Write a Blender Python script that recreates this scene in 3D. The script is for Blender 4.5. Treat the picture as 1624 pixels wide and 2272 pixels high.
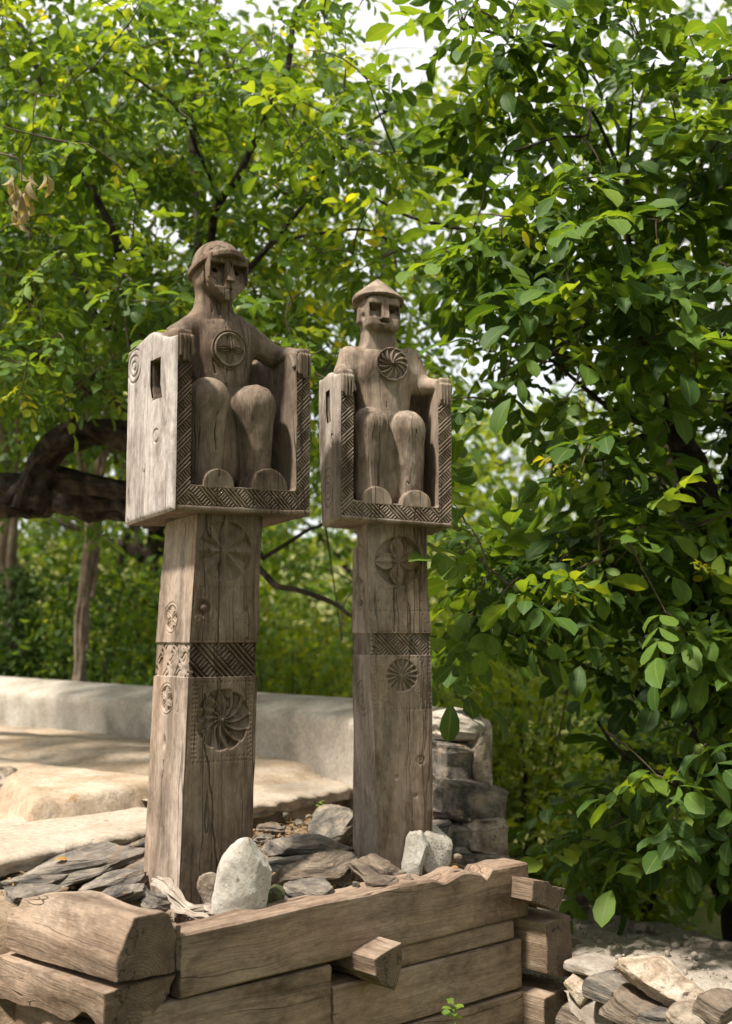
import bpy, bmesh, math, random
import numpy as np
from mathutils import Vector, Matrix

R_ = math.radians
rng = np.random.default_rng(7)
random.seed(7)
for o in list(bpy.data.objects):
    bpy.data.objects.remove(o, do_unlink=True)
scene = bpy.context.scene
col = scene.collection

# ------------------------------------------------------------------ camera
FPX, CX, CY = 2700.0, 812.0, 1136.0            # focal length and centre for a 1624 x 2272 frame
PITCH = math.atan(264 / 2700)
CAM = np.array([0, 0, 1.6])
cam = bpy.data.cameras.new('camera')
cam_o = bpy.data.objects.new('camera', cam)
col.objects.link(cam_o)
cam.sensor_fit = 'VERTICAL'
cam.sensor_height = 36.0
cam.lens = 36.0 * FPX / 2272
cam.clip_start = 0.05
cam.clip_end = 2000
cam.dof.use_dof = True
cam.dof.focus_distance = 4.25
cam.dof.aperture_fstop = 2.1
cam_o.location = CAM
cam_o.rotation_euler = (R_(90) + PITCH, 0, 0)
scene.camera = cam_o

# ------------------------------------------------------------------ sky, sun, exposure
SUN_AZ = math.atan2(-0.79, -0.61)              # the sun stands to the left and a little behind the viewer
SUN_EL = R_(60)
world = bpy.data.worlds.new('World')
scene.world = world
world.use_nodes = True
nt = world.node_tree
nt.nodes.clear()
sky = nt.nodes.new('ShaderNodeTexSky')
sky.sky_type = 'NISHITA'
sky.sun_disc = False
sky.sun_elevation = SUN_EL
sky.sun_rotation = SUN_AZ
sky.air_density = 1.0
sky.dust_density = 1.5
sky.ozone_density = 0.6
bg = nt.nodes.new('ShaderNodeBackground')
bg.inputs['Strength'].default_value = 0.095
wo = nt.nodes.new('ShaderNodeOutputWorld')
# thin bright high cloud over the whole sky
tcw = nt.nodes.new('ShaderNodeTexCoord')
cn = nt.nodes.new('ShaderNodeTexNoise')
cn.inputs['Scale'].default_value = 2.2
cn.inputs['Detail'].default_value = 6
nt.links.new(tcw.outputs['Generated'], cn.inputs['Vector'])
cr_ = nt.nodes.new('ShaderNodeMapRange')
cr_.inputs[1].default_value, cr_.inputs[2].default_value = 0.3, 0.6
cr_.inputs[3].default_value, cr_.inputs[4].default_value = 0.55, 0.9
nt.links.new(cn.outputs[0], cr_.inputs[0])
cm = nt.nodes.new('ShaderNodeMix')
cm.data_type = 'RGBA'
nt.links.new(cr_.outputs[0], cm.inputs[0])
nt.links.new(sky.outputs[0], cm.inputs[6])
cm.inputs[7].default_value = (7.9, 7.8, 7.5, 1)
nt.links.new(cm.outputs[2], bg.inputs[0])
nt.links.new(bg.outputs[0], wo.inputs[0])
sun = bpy.data.lights.new('sun', 'SUN')
sun.energy = 4.6
sun.angle = R_(4.5)
sun.color = (1.0, 0.92, 0.81)
sun_o = bpy.data.objects.new('sun', sun)
col.objects.link(sun_o)
sd = Vector((math.sin(SUN_AZ) * math.cos(SUN_EL), math.cos(SUN_AZ) * math.cos(SUN_EL), math.sin(SUN_EL)))
sun_o.rotation_euler = (-sd).to_track_quat('-Z', 'Y').to_euler()
sun_o.location = (-4, -2, 8)
scene.view_settings.view_transform = 'Standard'
scene.view_settings.look = 'None'
scene.view_settings.gamma = 1
scene.view_settings.exposure = 1.0
scene.cycles.max_bounces = 8
scene.cycles.transmission_bounces = 6
scene.cycles.transparent_max_bounces = 8

# ------------------------------------------------------------------ small geometry helpers
_fw = np.array([0, math.cos(PITCH), math.sin(PITCH)])
_up = np.array([0, -math.sin(PITCH), math.cos(PITCH)])
_rt = np.array([1.0, 0, 0])


def ray(px, py):
    return _fw * FPX + _rt * (px - CX) + _up * (CY - py)


def at(px, py, Y):                              # the point of the place seen at a pixel, Y metres away
    d = ray(px, py)
    return CAM + d * (Y / d[1])


def atz(px, py, z):                             # the same for a known height
    d = ray(px, py)
    return CAM + d * ((z - CAM[2]) / d[2])


def frame(yaw):
    a = R_(yaw)
    return np.array([math.cos(a), math.sin(a), 0]), np.array([-math.sin(a), math.cos(a), 0])


def _hash(i, j, k, seed):
    h = (i * 374761393 + j * 668265263 + k * 2147483647 + seed * 974634777) & 0xFFFFFFFF
    h = ((h ^ (h >> 13)) * 1274126177) & 0xFFFFFFFF
    h = h ^ (h >> 16)
    return (h & 0xFFFFFF) / float(0xFFFFFF)


def vnoise(x, y, z, seed=0):                    # smooth value noise, -1..1
    x, y, z = np.broadcast_arrays(np.asarray(x, float), np.asarray(y, float), np.asarray(z, float))
    i, j, k = np.floor(x).astype(np.int64), np.floor(y).astype(np.int64), np.floor(z).astype(np.int64)
    fx, fy, fz = x - i, y - j, z - k
    fx, fy, fz = fx * fx * (3 - 2 * fx), fy * fy * (3 - 2 * fy), fz * fz * (3 - 2 * fz)
    r = 0
    for a in (0, 1):
        for b in (0, 1):
            for c in (0, 1):
                w = (fx if a else 1 - fx) * (fy if b else 1 - fy) * (fz if c else 1 - fz)
                r = r + w * _hash(i + a, j + b, k + c, seed)
    return r * 2 - 1


def fbm(x, y, z, seed=0, n=4, gain=0.5):
    r, a, f, t = 0, 1.0, 1.0, 0
    for q in range(n):
        r = r + a * vnoise(x * f, y * f, z * f, seed + q * 17)
        t += a
        a *= gain
        f *= 2.03
    return r / t


def mesh_from(verts, faces, name='mesh', smooth=True):
    me = bpy.data.meshes.new(name)
    verts = np.asarray(verts, np.float32)
    if isinstance(faces, np.ndarray):
        k = faces.shape[1]
        n = len(faces)
        me.vertices.add(len(verts))
        me.vertices.foreach_set('co', verts.ravel())
        me.loops.add(n * k)
        me.loops.foreach_set('vertex_index', faces.astype(np.int32).ravel())
        me.polygons.add(n)
        me.polygons.foreach_set('loop_start', np.arange(0, n * k, k, dtype=np.int32))
        me.update(calc_edges=True)
    else:
        me.from_pydata(verts.tolist(), [], faces)
        me.update()
    if smooth:
        me.polygons.foreach_set('use_smooth', np.ones(len(me.polygons), bool))
    return me


def link(name, me, mat=None, parent=None, loc=None):
    o = bpy.data.objects.new(name, me)
    col.objects.link(o)
    if mat is not None and me is not None and len(me.materials) == 0:
        me.materials.append(mat)
    if parent is not None:
        o.parent = parent
    if loc is not None:
        o.location = loc
    return o


def empty(name, loc, yaw=0):
    o = bpy.data.objects.new(name, None)
    o.empty_display_size = 0.1
    col.objects.link(o)
    o.location = loc
    o.rotation_euler = (0, 0, R_(yaw))
    return o


def tag(o, label, cat, group=None):
    o['label'] = label
    o['category'] = cat
    o['kind'] = 'thing'
    if group:
        o['group'] = group
    return o


def grid_faces(nu, nv):                         # vertices ordered iv * nu + iu
    iu, iv = np.meshgrid(np.arange(nu - 1), np.arange(nv - 1))
    a = (iv * nu + iu).ravel()
    return np.stack([a, a + 1, a + nu + 1, a + nu], 1)


# ------------------------------------------------------------------ materials
def new_mat(name):
    m = bpy.data.materials.new(name)
    m.use_nodes = True
    t = m.node_tree
    b = t.nodes['Principled BSDF']
    return m, t, b


def ramp(t, stops, fac):
    n = t.nodes.new('ShaderNodeValToRGB')
    cr = n.color_ramp
    while len(cr.elements) < len(stops):
        cr.elements.new(0.5)
    for e, (p, c) in zip(cr.elements, stops):
        e.position = p
        e.color = (*c, 1) if len(c) == 3 else c
    t.links.new(fac, n.inputs[0])
    return n.outputs[0]


def noise(t, vec, scale, detail=5, rough=0.6, dist=0.0):
    n = t.nodes.new('ShaderNodeTexNoise')
    n.inputs['Scale'].default_value = scale
    n.inputs['Detail'].default_value = detail
    n.inputs['Roughness'].default_value = rough
    n.inputs['Distortion'].default_value = dist
    t.links.new(vec, n.inputs['Vector'])
    return n.outputs[0]


def mapping(t, vec, scale=(1, 1, 1), loc=(0, 0, 0)):
    n = t.nodes.new('ShaderNodeMapping')
    n.inputs['Scale'].default_value = scale
    n.inputs['Location'].default_value = loc
    t.links.new(vec, n.inputs[0])
    return n.outputs[0]


def mixc(t, fac, a, b, mode='MIX'):
    n = t.nodes.new('ShaderNodeMix')
    n.data_type = 'RGBA'
    n.blend_type = mode
    for s, v in ((0, fac), (6, a), (7, b)):
        if isinstance(v, bpy.types.NodeSocket):
            t.links.new(v, n.inputs[s])
        elif isinstance(v, (int, float)):
            n.inputs[s].default_value = v
        else:
            n.inputs[s].default_value = (*v, 1)
    return n.outputs[2]


def math_(t, op, a, b=None):
    n = t.nodes.new('ShaderNodeMath')
    n.operation = op
    for i, v in enumerate((a, b)):
        if v is None:
            continue
        if isinstance(v, bpy.types.NodeSocket):
            t.links.new(v, n.inputs[i])
        else:
            n.inputs[i].default_value = v
    return n.outputs[0]


def wood(name, dark, light, grey, axis='z', seed=0.0, grey_amt=0.5, crack=0.85, bump=0.8, rough=0.85, warm=None):
    """Weathered sawn or carved timber: fine grain along one axis, bleached patches, drying checks."""
    m, t, b = new_mat(name)
    tc = t.nodes.new('ShaderNodeTexCoord').outputs['Object']
    ax = {'x': 0, 'y': 1, 'z': 2}[axis]

    def sc(across, along):
        s = [across] * 3
        s[ax] = along
        return tuple(s)
    # gentle wandering of the grain
    wob = t.nodes.new('ShaderNodeTexNoise')
    wob.inputs['Scale'].default_value = 5.0
    wob.inputs['Detail'].default_value = 2
    t.links.new(mapping(t, tc, sc(1, 0.55), (seed, seed * 2, seed * 3)), wob.inputs['Vector'])
    add = t.nodes.new('ShaderNodeVectorMath')
    add.operation = 'MULTIPLY_ADD'
    t.links.new(wob.outputs['Color'], add.inputs[0])
    add.inputs[1].default_value = (0.05, 0.05, 0.05)
    t.links.new(tc, add.inputs[2])
    gv = add.outputs[0]
    grain = noise(t, mapping(t, gv, sc(1, 0.022), (seed * 3, seed, seed)), 210, 4, 0.65)
    ring = noise(t, mapping(t, gv, sc(1, 0.05), (seed, seed * 5, seed)), 42, 5, 0.6, 0.6)
    blot = noise(t, mapping(t, tc, sc(1, 0.45), (seed * 7, seed, seed * 2)), 4.2, 5, 0.62)
    fine = noise(t, mapping(t, tc, sc(1, 0.5)), 60, 5, 0.7)
    c = ramp(t, [(0.30, dark), (0.68, light)], math_(t, 'ADD', math_(t, 'MULTIPLY', grain, 0.5), math_(t, 'MULTIPLY', ring, 0.5)))
    gm = ramp(t, [(0.38, (0, 0, 0)), (0.66, (1, 1, 1))], blot)
    c = mixc(t, math_(t, 'MULTIPLY', gm, grey_amt), c, grey)
    if warm:
        w2 = noise(t, mapping(t, tc, sc(1, 0.3), (seed, 3.1, seed * 2)), 3.1, 4, 0.6)
        c = mixc(t, math_(t, 'MULTIPLY', ramp(t, [(0.55, (0, 0, 0)), (0.72, (1, 1, 1))], w2), 0.55), c, warm)
    c = mixc(t, 0.55, c, ramp(t, [(0.35, (0.5, 0.5, 0.5)), (0.62, (1.05, 1.05, 1.05))], fine), 'MULTIPLY')
    # rain streaks and old stains running along the grain
    st1 = noise(t, mapping(t, gv, sc(1, 0.10), (seed * 5, seed * 3, 1.7)), 13, 6, 0.65)
    c = mixc(t, 0.75, c, ramp(t, [(0.36, (0.42, 0.38, 0.35)), (0.52, (1, 1, 1)), (0.70, (1.22, 1.22, 1.22))], st1), 'MULTIPLY')
    st2 = noise(t, mapping(t, tc, sc(1, 0.6), (seed * 1.5, 8.3, seed)), 5.5, 6, 0.7, 0.4)
    c = mixc(t, 0.8, c, ramp(t, [(0.34, (0.36, 0.31, 0.27)), (0.50, (1, 1, 1)), (0.66, (1.15, 1.14, 1.13))], st2), 'MULTIPLY')
    # knots
    vor = t.nodes.new('ShaderNodeTexVoronoi')
    vor.inputs['Scale'].default_value = 4.3
    t.links.new(mapping(t, gv, sc(1, 0.62), (seed, seed * 4, seed)), vor.inputs['Vector'])
    c = mixc(t, math_(t, 'MULTIPLY', ramp(t, [(0.03, (1, 1, 1)), (0.075, (0, 0, 0))], vor.outputs['Distance']), 0.7), c, (0.07, 0.042, 0.025))
    # long drying checks: thin contour lines of a strongly stretched noise
    ck = noise(t, mapping(t, gv, sc(1, 0.035), (seed * 2, seed * 9, seed)), 15, 2, 0.5)
    ckd = math_(t, 'ABSOLUTE', math_(t, 'SUBTRACT', ck, 0.5))
    ck2 = noise(t, mapping(t, gv, sc(1, 0.08), (seed * 4, seed, seed * 6)), 9, 3, 0.5)
    gate = ramp(t, [(0.47, (0, 0, 0)), (0.55, (1, 1, 1))], ck2)
    ckm = math_(t, 'MULTIPLY', ramp(t, [(0.0, (1, 1, 1)), (0.010, (0, 0, 0))], ckd), gate)
    c = mixc(t, math_(t, 'MULTIPLY', ckm, crack), c, (0.035, 0.026, 0.02))
    t.links.new(c, b.inputs['Base Color'])
    b.inputs['Roughness'].default_value = rough
    b.inputs['Specular IOR Level'].default_value = 0.25
    h = math_(t, 'SUBTRACT', math_(t, 'ADD', math_(t, 'MULTIPLY', grain, 0.7), math_(t, 'MULTIPLY', ring, 0.5)), math_(t, 'MULTIPLY', ckm, 1.5))
    bn = t.nodes.new('ShaderNodeBump')
    bn.inputs['Strength'].default_value = bump
    bn.inputs['Distance'].default_value = 0.006
    t.links.new(h, bn.inputs['Height'])
    t.links.new(bn.outputs[0], b.inputs['Normal'])
    return m


def stone(name, stops, scale=6.0, speck=None, strata=None, bump=0.6, rough=0.9, dist=0.012, fine=70):
    m, t, b = new_mat(name)
    tc = t.nodes.new('ShaderNodeTexCoord').outputs['Object']
    vec = mapping(t, tc, strata) if strata else tc
    n1 = noise(t, vec, scale, 7, 0.66, 0.3)
    n2 = noise(t, vec, fine, 6, 0.7)
    c = ramp(t, stops, n1)
    c = mixc(t, 0.6, c, ramp(t, [(0.32, (0.5, 0.5, 0.5)), (0.62, (1.12, 1.1, 1.08))], n2), 'MULTIPLY')
    if speck:
        n3 = noise(t, tc, speck[1], 3, 0.7)
        c = mixc(t, ramp(t, [(speck[2], (0, 0, 0)), (speck[2] + 0.06, (1, 1, 1))], n3), c, speck[0])
    t.links.new(c, b.inputs['Base Color'])
    b.inputs['Roughness'].default_value = rough
    b.inputs['Specular IOR Level'].default_value = 0.3
    bn = t.nodes.new('ShaderNodeBump')
    bn.inputs['Strength'].default_value = bump
    bn.inputs['Distance'].default_value = dist
    t.links.new(math_(t, 'ADD', math_(t, 'MULTIPLY', n1, 0.8), math_(t, 'MULTIPLY', n2, 0.35)), bn.inputs['Height'])
    t.links.new(bn.outputs[0], b.inputs['Normal'])
    return m


def leaf_mat(name, stops, trans=0.46, rough=0.6):
    m, t, b = new_mat(name)
    at_ = t.nodes.new('ShaderNodeAttribute')
    at_.attribute_name = 'tone'
    uvn = t.nodes.new('ShaderNodeAttribute')
    uvn.attribute_name = 'across'
    c = ramp(t, stops, at_.outputs['Fac'])
    tc = t.nodes.new('ShaderNodeTexCoord').outputs['Object']
    n1 = noise(t, tc, 45, 3, 0.6)
    c = mixc(t, 0.5, c, ramp(t, [(0.3, (0.7, 0.74, 0.7)), (0.65, (1.1, 1.08, 1.0))], n1), 'MULTIPLY')
    # pale midrib
    rib = ramp(t, [(0.0, (1, 1, 1)), (0.10, (0, 0, 0))], uvn.outputs['Fac'])
    c = mixc(t, math_(t, 'MULTIPLY', rib, 0.45), c, (0.22, 0.27, 0.08))
    t.links.new(c, b.inputs['Base Color'])
    b.inputs['Roughness'].default_value = rough
    b.inputs['Specular IOR Level'].default_value = 0.34
    tr = t.nodes.new('ShaderNodeBsdfTranslucent')
    tcol = mixc(t, 1.0, c, (2.5, 2.0, 0.6), 'MULTIPLY')
    t.links.new(tcol, tr.inputs[0])
    mx = t.nodes.new('ShaderNodeMixShader')
    mx.inputs[0].default_value = trans
    t.links.new(b.outputs[0], mx.inputs[1])
    t.links.new(tr.outputs[0], mx.inputs[2])
    t.links.new(mx.outputs[0], t.nodes['Material Output'].inputs['Surface'])
    return m


M = {}
M['wood_left'] = wood('weathered_brown_wood', (0.080, 0.054, 0.036), (0.215, 0.155, 0.110), (0.285, 0.232, 0.184), 'z', 1.3, 0.55, 0.75, warm=(0.27, 0.15, 0.075))
M['wood_left_pale'] = wood('pale_wood', (0.315, 0.268, 0.242), (0.475, 0.425, 0.40), (0.53, 0.487, 0.466), 'z', 2.7, 0.6, 0.6, 0.5)  # paler wood for the left chair's outer side panel
M['wood_right'] = wood('weathered_grey_brown_wood', (0.135, 0.096, 0.068), (0.31, 0.238, 0.180), (0.385, 0.325, 0.27), 'z', 4.1, 0.6, 0.65, warm=(0.31, 0.20, 0.12))
M['wood_right_pale'] = wood('pale_grey_wood', (0.27, 0.225, 0.19), (0.45, 0.39, 0.34), (0.46, 0.41, 0.375), 'z', 5.2, 0.6, 0.6, 0.5)  # paler wood for the right chair's outer side panel
M['wood_left_sunlit'] = wood('sunlit_brown_wood', (0.22, 0.165, 0.125), (0.40, 0.325, 0.265), (0.46, 0.395, 0.34), 'z', 6.4, 0.6, 0.7, warm=(0.36, 0.23, 0.14))  # left face of the taller post: sunlit paleness put into the wood colour
M['wood_right_sunlit'] = wood('sunlit_grey_brown_wood', (0.20, 0.155, 0.122), (0.37, 0.305, 0.252), (0.43, 0.37, 0.32), 'z', 7.9, 0.6, 0.7)  # left face of the shorter post, its sunlit look painted into the colour
M['beam'] = wood('tan_hewn_timber', (0.155, 0.102, 0.070), (0.335, 0.236, 0.170), (0.385, 0.31, 0.245), 'x', 0.6, 0.5, 0.85, 0.9, warm=(0.16, 0.10, 0.06))
M['log'] = wood('tan_hewn_log', (0.155, 0.106, 0.072), (0.33, 0.24, 0.172), (0.40, 0.325, 0.26), 'y', 3.3, 0.55, 0.9, 0.9, warm=(0.15, 0.10, 0.065))
def end_grain(name, dark, light):
    m, t, b = new_mat(name)
    tc = t.nodes.new('ShaderNodeTexCoord').outputs['Object']
    w = t.nodes.new('ShaderNodeTexWave')
    w.wave_type = 'RINGS'
    w.rings_direction = 'SPHERICAL'
    w.inputs['Scale'].default_value = 48
    w.inputs['Distortion'].default_value = 5
    w.inputs['Detail'].default_value = 3
    w.inputs['Detail Scale'].default_value = 1.5
    t.links.new(mapping(t, tc, (1, 0.2, 1), (0.03, 0, -0.02)), w.inputs['Vector'])
    c = ramp(t, [(0.1, dark), (0.9, light)], w.outputs['Fac'])
    n2 = noise(t, tc, 14, 6, 0.7)
    c = mixc(t, 0.8, c, ramp(t, [(0.35, (0.45, 0.42, 0.40)), (0.62, (1.1, 1.1, 1.1))], n2), 'MULTIPLY')
    ck = noise(t, mapping(t, tc, (1, 1, 0.55)), 11, 3, 0.6)
    ckm = ramp(t, [(0.0, (1, 1, 1)), (0.009, (0, 0, 0))], math_(t, 'ABSOLUTE', math_(t, 'SUBTRACT', ck, 0.5)))
    c = mixc(t, math_(t, 'MULTIPLY', ckm, 0.8), c, (0.02, 0.015, 0.01))
    t.links.new(c, b.inputs['Base Color'])
    b.inputs['Roughness'].default_value = 0.92
    bn = t.nodes.new('ShaderNodeBump')
    bn.inputs['Strength'].default_value = 0.7
    bn.inputs['Distance'].default_value = 0.006
    t.links.new(math_(t, 'SUBTRACT', math_(t, 'ADD', math_(t, 'MULTIPLY', w.outputs['Fac'], 0.12), n2), math_(t, 'MULTIPLY', ckm, 1.5)), bn.inputs['Height'])
    t.links.new(bn.outputs[0], b.inputs['Normal'])
    return m


M['end'] = end_grain('weathered_end_grain', (0.105, 0.071, 0.048), (0.150, 0.106, 0.075))
M['slate'] = stone('grey_slate', [(0.34, (0.040, 0.036, 0.032)), (0.47, (0.125, 0.110, 0.095)), (0.56, (0.215, 0.185, 0.152)), (0.68, (0.33, 0.285, 0.232))], 9, ((0.17, 0.115, 0.07), 13, 0.62), (0.6, 0.6, 7), 1.0, 0.8, 0.022, 48)
M['slate_brown'] = stone('brown_slate', [(0.33, (0.055, 0.042, 0.032)), (0.48, (0.15, 0.115, 0.085)), (0.58, (0.23, 0.185, 0.14)), (0.7, (0.33, 0.28, 0.225))], 9, ((0.09, 0.085, 0.08), 11, 0.6), (0.6, 0.6, 6), 1.0, 0.85, 0.022, 48)
M['rock'] = stone('beige_rock', [(0.34, (0.11, 0.085, 0.062)), (0.5, (0.26, 0.212, 0.162)), (0.68, (0.38, 0.325, 0.262))], 10, ((0.10, 0.09, 0.08), 15, 0.62), None, 1.0, 0.9, 0.02)
M['rock_grey'] = stone('grey_rock', [(0.36, (0.055, 0.05, 0.044)), (0.48, (0.14, 0.125, 0.105)), (0.58, (0.22, 0.19, 0.155)), (0.70, (0.32, 0.27, 0.21))], 11, ((0.26, 0.19, 0.12), 17, 0.6), None, 1.0, 0.9, 0.025)
M['rock_white'] = stone('whitish_river_stone', [(0.32, (0.21, 0.185, 0.15)), (0.46, (0.385, 0.36, 0.315)), (0.7, (0.50, 0.48, 0.44))], 9, ((0.16, 0.14, 0.095), 34, 0.62), None, 0.8, 0.85, 0.012)
M['rock_speckled'] = stone('speckled_granite', [(0.3, (0.30, 0.27, 0.225)), (0.6, (0.50, 0.475, 0.425))], 9, ((0.19, 0.16, 0.13), 150, 0.55), None, 0.7)
M['rock_pale'] = stone('pale_pinkish_rock', [(0.34, (0.22, 0.155, 0.105)), (0.5, (0.41, 0.33, 0.255)), (0.66, (0.54, 0.47, 0.39))], 9, None, None, 1.0, 0.9, 0.02)
M['moss'] = stone('mossy_stone', [(0.35, (0.025, 0.032, 0.014)), (0.6, (0.075, 0.085, 0.03))], 14)
M['plaster'] = stone('mud_plaster', [(0.30, (0.30, 0.215, 0.14)), (0.45, (0.35, 0.27, 0.192)), (0.58, (0.42, 0.342, 0.262)), (0.72, (0.47, 0.40, 0.325))], 3.2, ((0.27, 0.17, 0.09), 13, 0.63), None, 0.7, 0.95, 0.02, 38)
M['plaster_grey'] = stone('grey_lime_plaster', [(0.32, (0.27, 0.235, 0.19)), (0.48, (0.37, 0.33, 0.28)), (0.7, (0.47, 0.43, 0.375))], 3.6, ((0.25, 0.20, 0.14), 17, 0.66), None, 0.55, 0.95, 0.015, 45)
M['flagstone'] = stone('pale_flagstone', [(0.30, (0.30, 0.235, 0.175)), (0.48, (0.375, 0.315, 0.25)), (0.72, (0.46, 0.405, 0.34))], 4.0, ((0.20, 0.145, 0.10), 16, 0.64), None, 0.8, 0.9, 0.02, 40)
M['dirt'] = stone('brown_dirt', [(0.3, (0.12, 0.08, 0.05)), (0.5, (0.22, 0.16, 0.105)), (0.7, (0.33, 0.26, 0.185))], 9, None, None, 1.0, 0.98, 0.02, 60)
M['sandy'] = stone('sandy_earth', [(0.3, (0.20, 0.165, 0.135)), (0.5, (0.31, 0.27, 0.228)), (0.7, (0.40, 0.36, 0.315))], 5, ((0.20, 0.155, 0.12), 30, 0.68), None, 1.0, 0.98, 0.02, 50)
M['ground'] = stone('grassy_ground', [(0.3, (0.055, 0.080, 0.016)), (0.5, (0.12, 0.135, 0.032)), (0.7, (0.26, 0.22, 0.075))], 0.9, None, None, 0.6, 1.0, 0.05, 12)
M['bark'] = stone('dark_furrowed_bark', [(0.36, (0.012, 0.009, 0.007)), (0.5, (0.040, 0.030, 0.022)), (0.66, (0.095, 0.075, 0.055))], 13, None, None, 1.0, 0.95, 0.05, 45)
M['bark_pale'] = stone('pale_grey_brown_bark', [(0.3, (0.08, 0.06, 0.042)), (0.5, (0.17, 0.13, 0.095)), (0.7, (0.26, 0.21, 0.16))], 8, None, None, 0.8, 0.95, 0.02, 40)
M['twig'] = stone('thin_dark_twig_bark', [(0.3, (0.05, 0.038, 0.026)), (0.7, (0.13, 0.10, 0.07))], 14, None, None, 0.4, 0.9, 0.01, 60)
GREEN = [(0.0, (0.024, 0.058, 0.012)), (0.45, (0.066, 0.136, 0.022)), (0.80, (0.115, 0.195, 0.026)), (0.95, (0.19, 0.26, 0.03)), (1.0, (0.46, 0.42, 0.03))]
M['leaf'] = leaf_mat('walnut_leaf', GREEN)
M['leaf_far'] = leaf_mat('distant_leaf', [(0.0, (0.028, 0.066, 0.012)), (0.5, (0.080, 0.150, 0.022)), (1.0, (0.20, 0.25, 0.035))], 0.48, 0.6)
M['dead'] = leaf_mat('withered_leaf', [(0.0, (0.12, 0.09, 0.05)), (1.0, (0.30, 0.25, 0.15))], 0.25, 0.7)
M['litter'] = leaf_mat('leaf_litter', [(0.0, (0.10, 0.06, 0.032)), (0.6, (0.20, 0.135, 0.075)), (1.0, (0.30, 0.17, 0.06))], 0.1, 0.8)
M['fruit'] = stone('green_walnut_husk', [(0.3, (0.10, 0.15, 0.03)), (0.7, (0.20, 0.25, 0.05))], 30, None, None, 0.2, 0.5, 0.003)
M['cloth'] = stone('off_white_cloth', [(0.3, (0.25, 0.20, 0.16)), (0.7, (0.44, 0.39, 0.335))], 20, None, None, 0.4, 0.95, 0.004, 200)
M['white_wall'] = stone('whitewash', [(0.3, (0.62, 0.58, 0.5)), (0.7, (0.76, 0.73, 0.66))], 3, None, None, 0.2, 0.95)

exec_parts = []
# ------------------------------------------------------------------ terrain and terrace
gx = np.concatenate([np.linspace(-400, -12, 14), np.linspace(-11, 11, 89), np.linspace(12, 400, 14)])
gy = np.concatenate([np.linspace(-60, -3, 8), np.linspace(-2, 26, 113), np.linspace(27, 800, 16)])
X, Y = np.meshgrid(gx, gy)
Z = 0.10 * fbm(X * 0.35, Y * 0.35, X * 0, 3) + 0.02 * fbm(X * 3, Y * 3, X * 0, 5)
Z = Z - 0.10 + np.clip(Y - 15, 0, 60) * 0.13 + 0.25 * fbm(X * 0.12, Y * 0.12, X * 0, 9) * np.clip((Y - 15) / 10, 0, 1)
gr = link('ground', mesh_from(np.stack([X.ravel(), Y.ravel(), Z.ravel()], 1), grid_faces(len(gx), len(gy)), 'ground'), M['ground'])
gr['kind'] = 'structure'

E0 = np.array([-1.30, 4.32, 0.0])               # outer edge of the terrace
ES, ET = np.array([0.564, 0.826, 0]), np.array([-0.826, 0.564, 0])


def seg_sd(px, py, poly):
    """Signed distance to a polygon, positive inside."""
    d = np.full(px.shape, 1e9)
    inside = np.zeros(px.shape, bool)
    n = len(poly)
    for i in range(n):
        ax, ay = poly[i]
        bx, by = poly[(i + 1) % n]
        ex, ey = bx - ax, by - ay
        tt = np.clip(((px - ax) * ex + (py - ay) * ey) / (ex * ex + ey * ey), 0, 1)
        d = np.minimum(d, np.hypot(px - ax - tt * ex, py - ay - tt * ey))
        c = (ay > py) != (by > py)
        xx = ax + (py - ay) * ex / (ey if abs(ey) > 1e-9 else 1e-9)
        inside ^= c & (px < xx)
    return np.where(inside, d, -d)


def sstep(x, a, b):
    t = np.clip((x - a) / (b - a), 0, 1)
    return t * t * (3 - 2 * t)


ss = np.linspace(-1.6, 2.75, 200)
tt = np.linspace(0.07, 4.4, 190)
S, T = np.meshgrid(ss, tt)
bench = [(0.58, 0.50), (0.80, 0.44), (1.7, 0.42), (2.2, 1.0), (2.6, 3.6), (-0.6, 5.2), (0.3, 3.2), (1.0, 1.25)]
sdb = seg_sd(S + 0.03 * fbm(S * 5, T * 5, S * 0, 11), T + 0.03 * fbm(S * 5, T * 5, S * 0 + 7, 12), bench)
hb = 0.115 * np.sqrt(np.clip(sdb / 0.07, 0, 1) * (2 - np.clip(sdb / 0.07, 0, 1)))
hb = hb * (0.93 + 0.07 * vnoise(S * 9, T * 9, S * 0, 14))
hb = hb * (1 - 0.85 * sstep(S, 1.35, 1.75))
Zt = 0.795 + hb - 0.05 * np.exp(-((sdb + 0.05) / 0.05) ** 2) * (S < 1.3) + 0.02 * T + 0.10 * sstep(S, 1.3, 2.2) * sstep(T, 0.05, 0.6)
Zt = Zt + 0.010 * fbm(S * 2.6, T * 2.6, S * 0, 21) + 0.004 * fbm(S * 13, T * 13, S * 0, 22)
P = E0[None, :] + S.ravel()[:, None] * ES + T.ravel()[:, None] * ET
P[:, 2] = Zt.ravel()
# outer skirt down to the rubble
nS = len(ss)
skirt = P[:nS].copy()
skirt[:, 2] = 0.45
Pv = np.concatenate([skirt, P])
tr = link('terrace_floor', mesh_from(Pv, grid_faces(nS, len(tt) + 1), 'terrace_floor'), M['plaster'])
tr['kind'] = 'structure'


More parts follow.
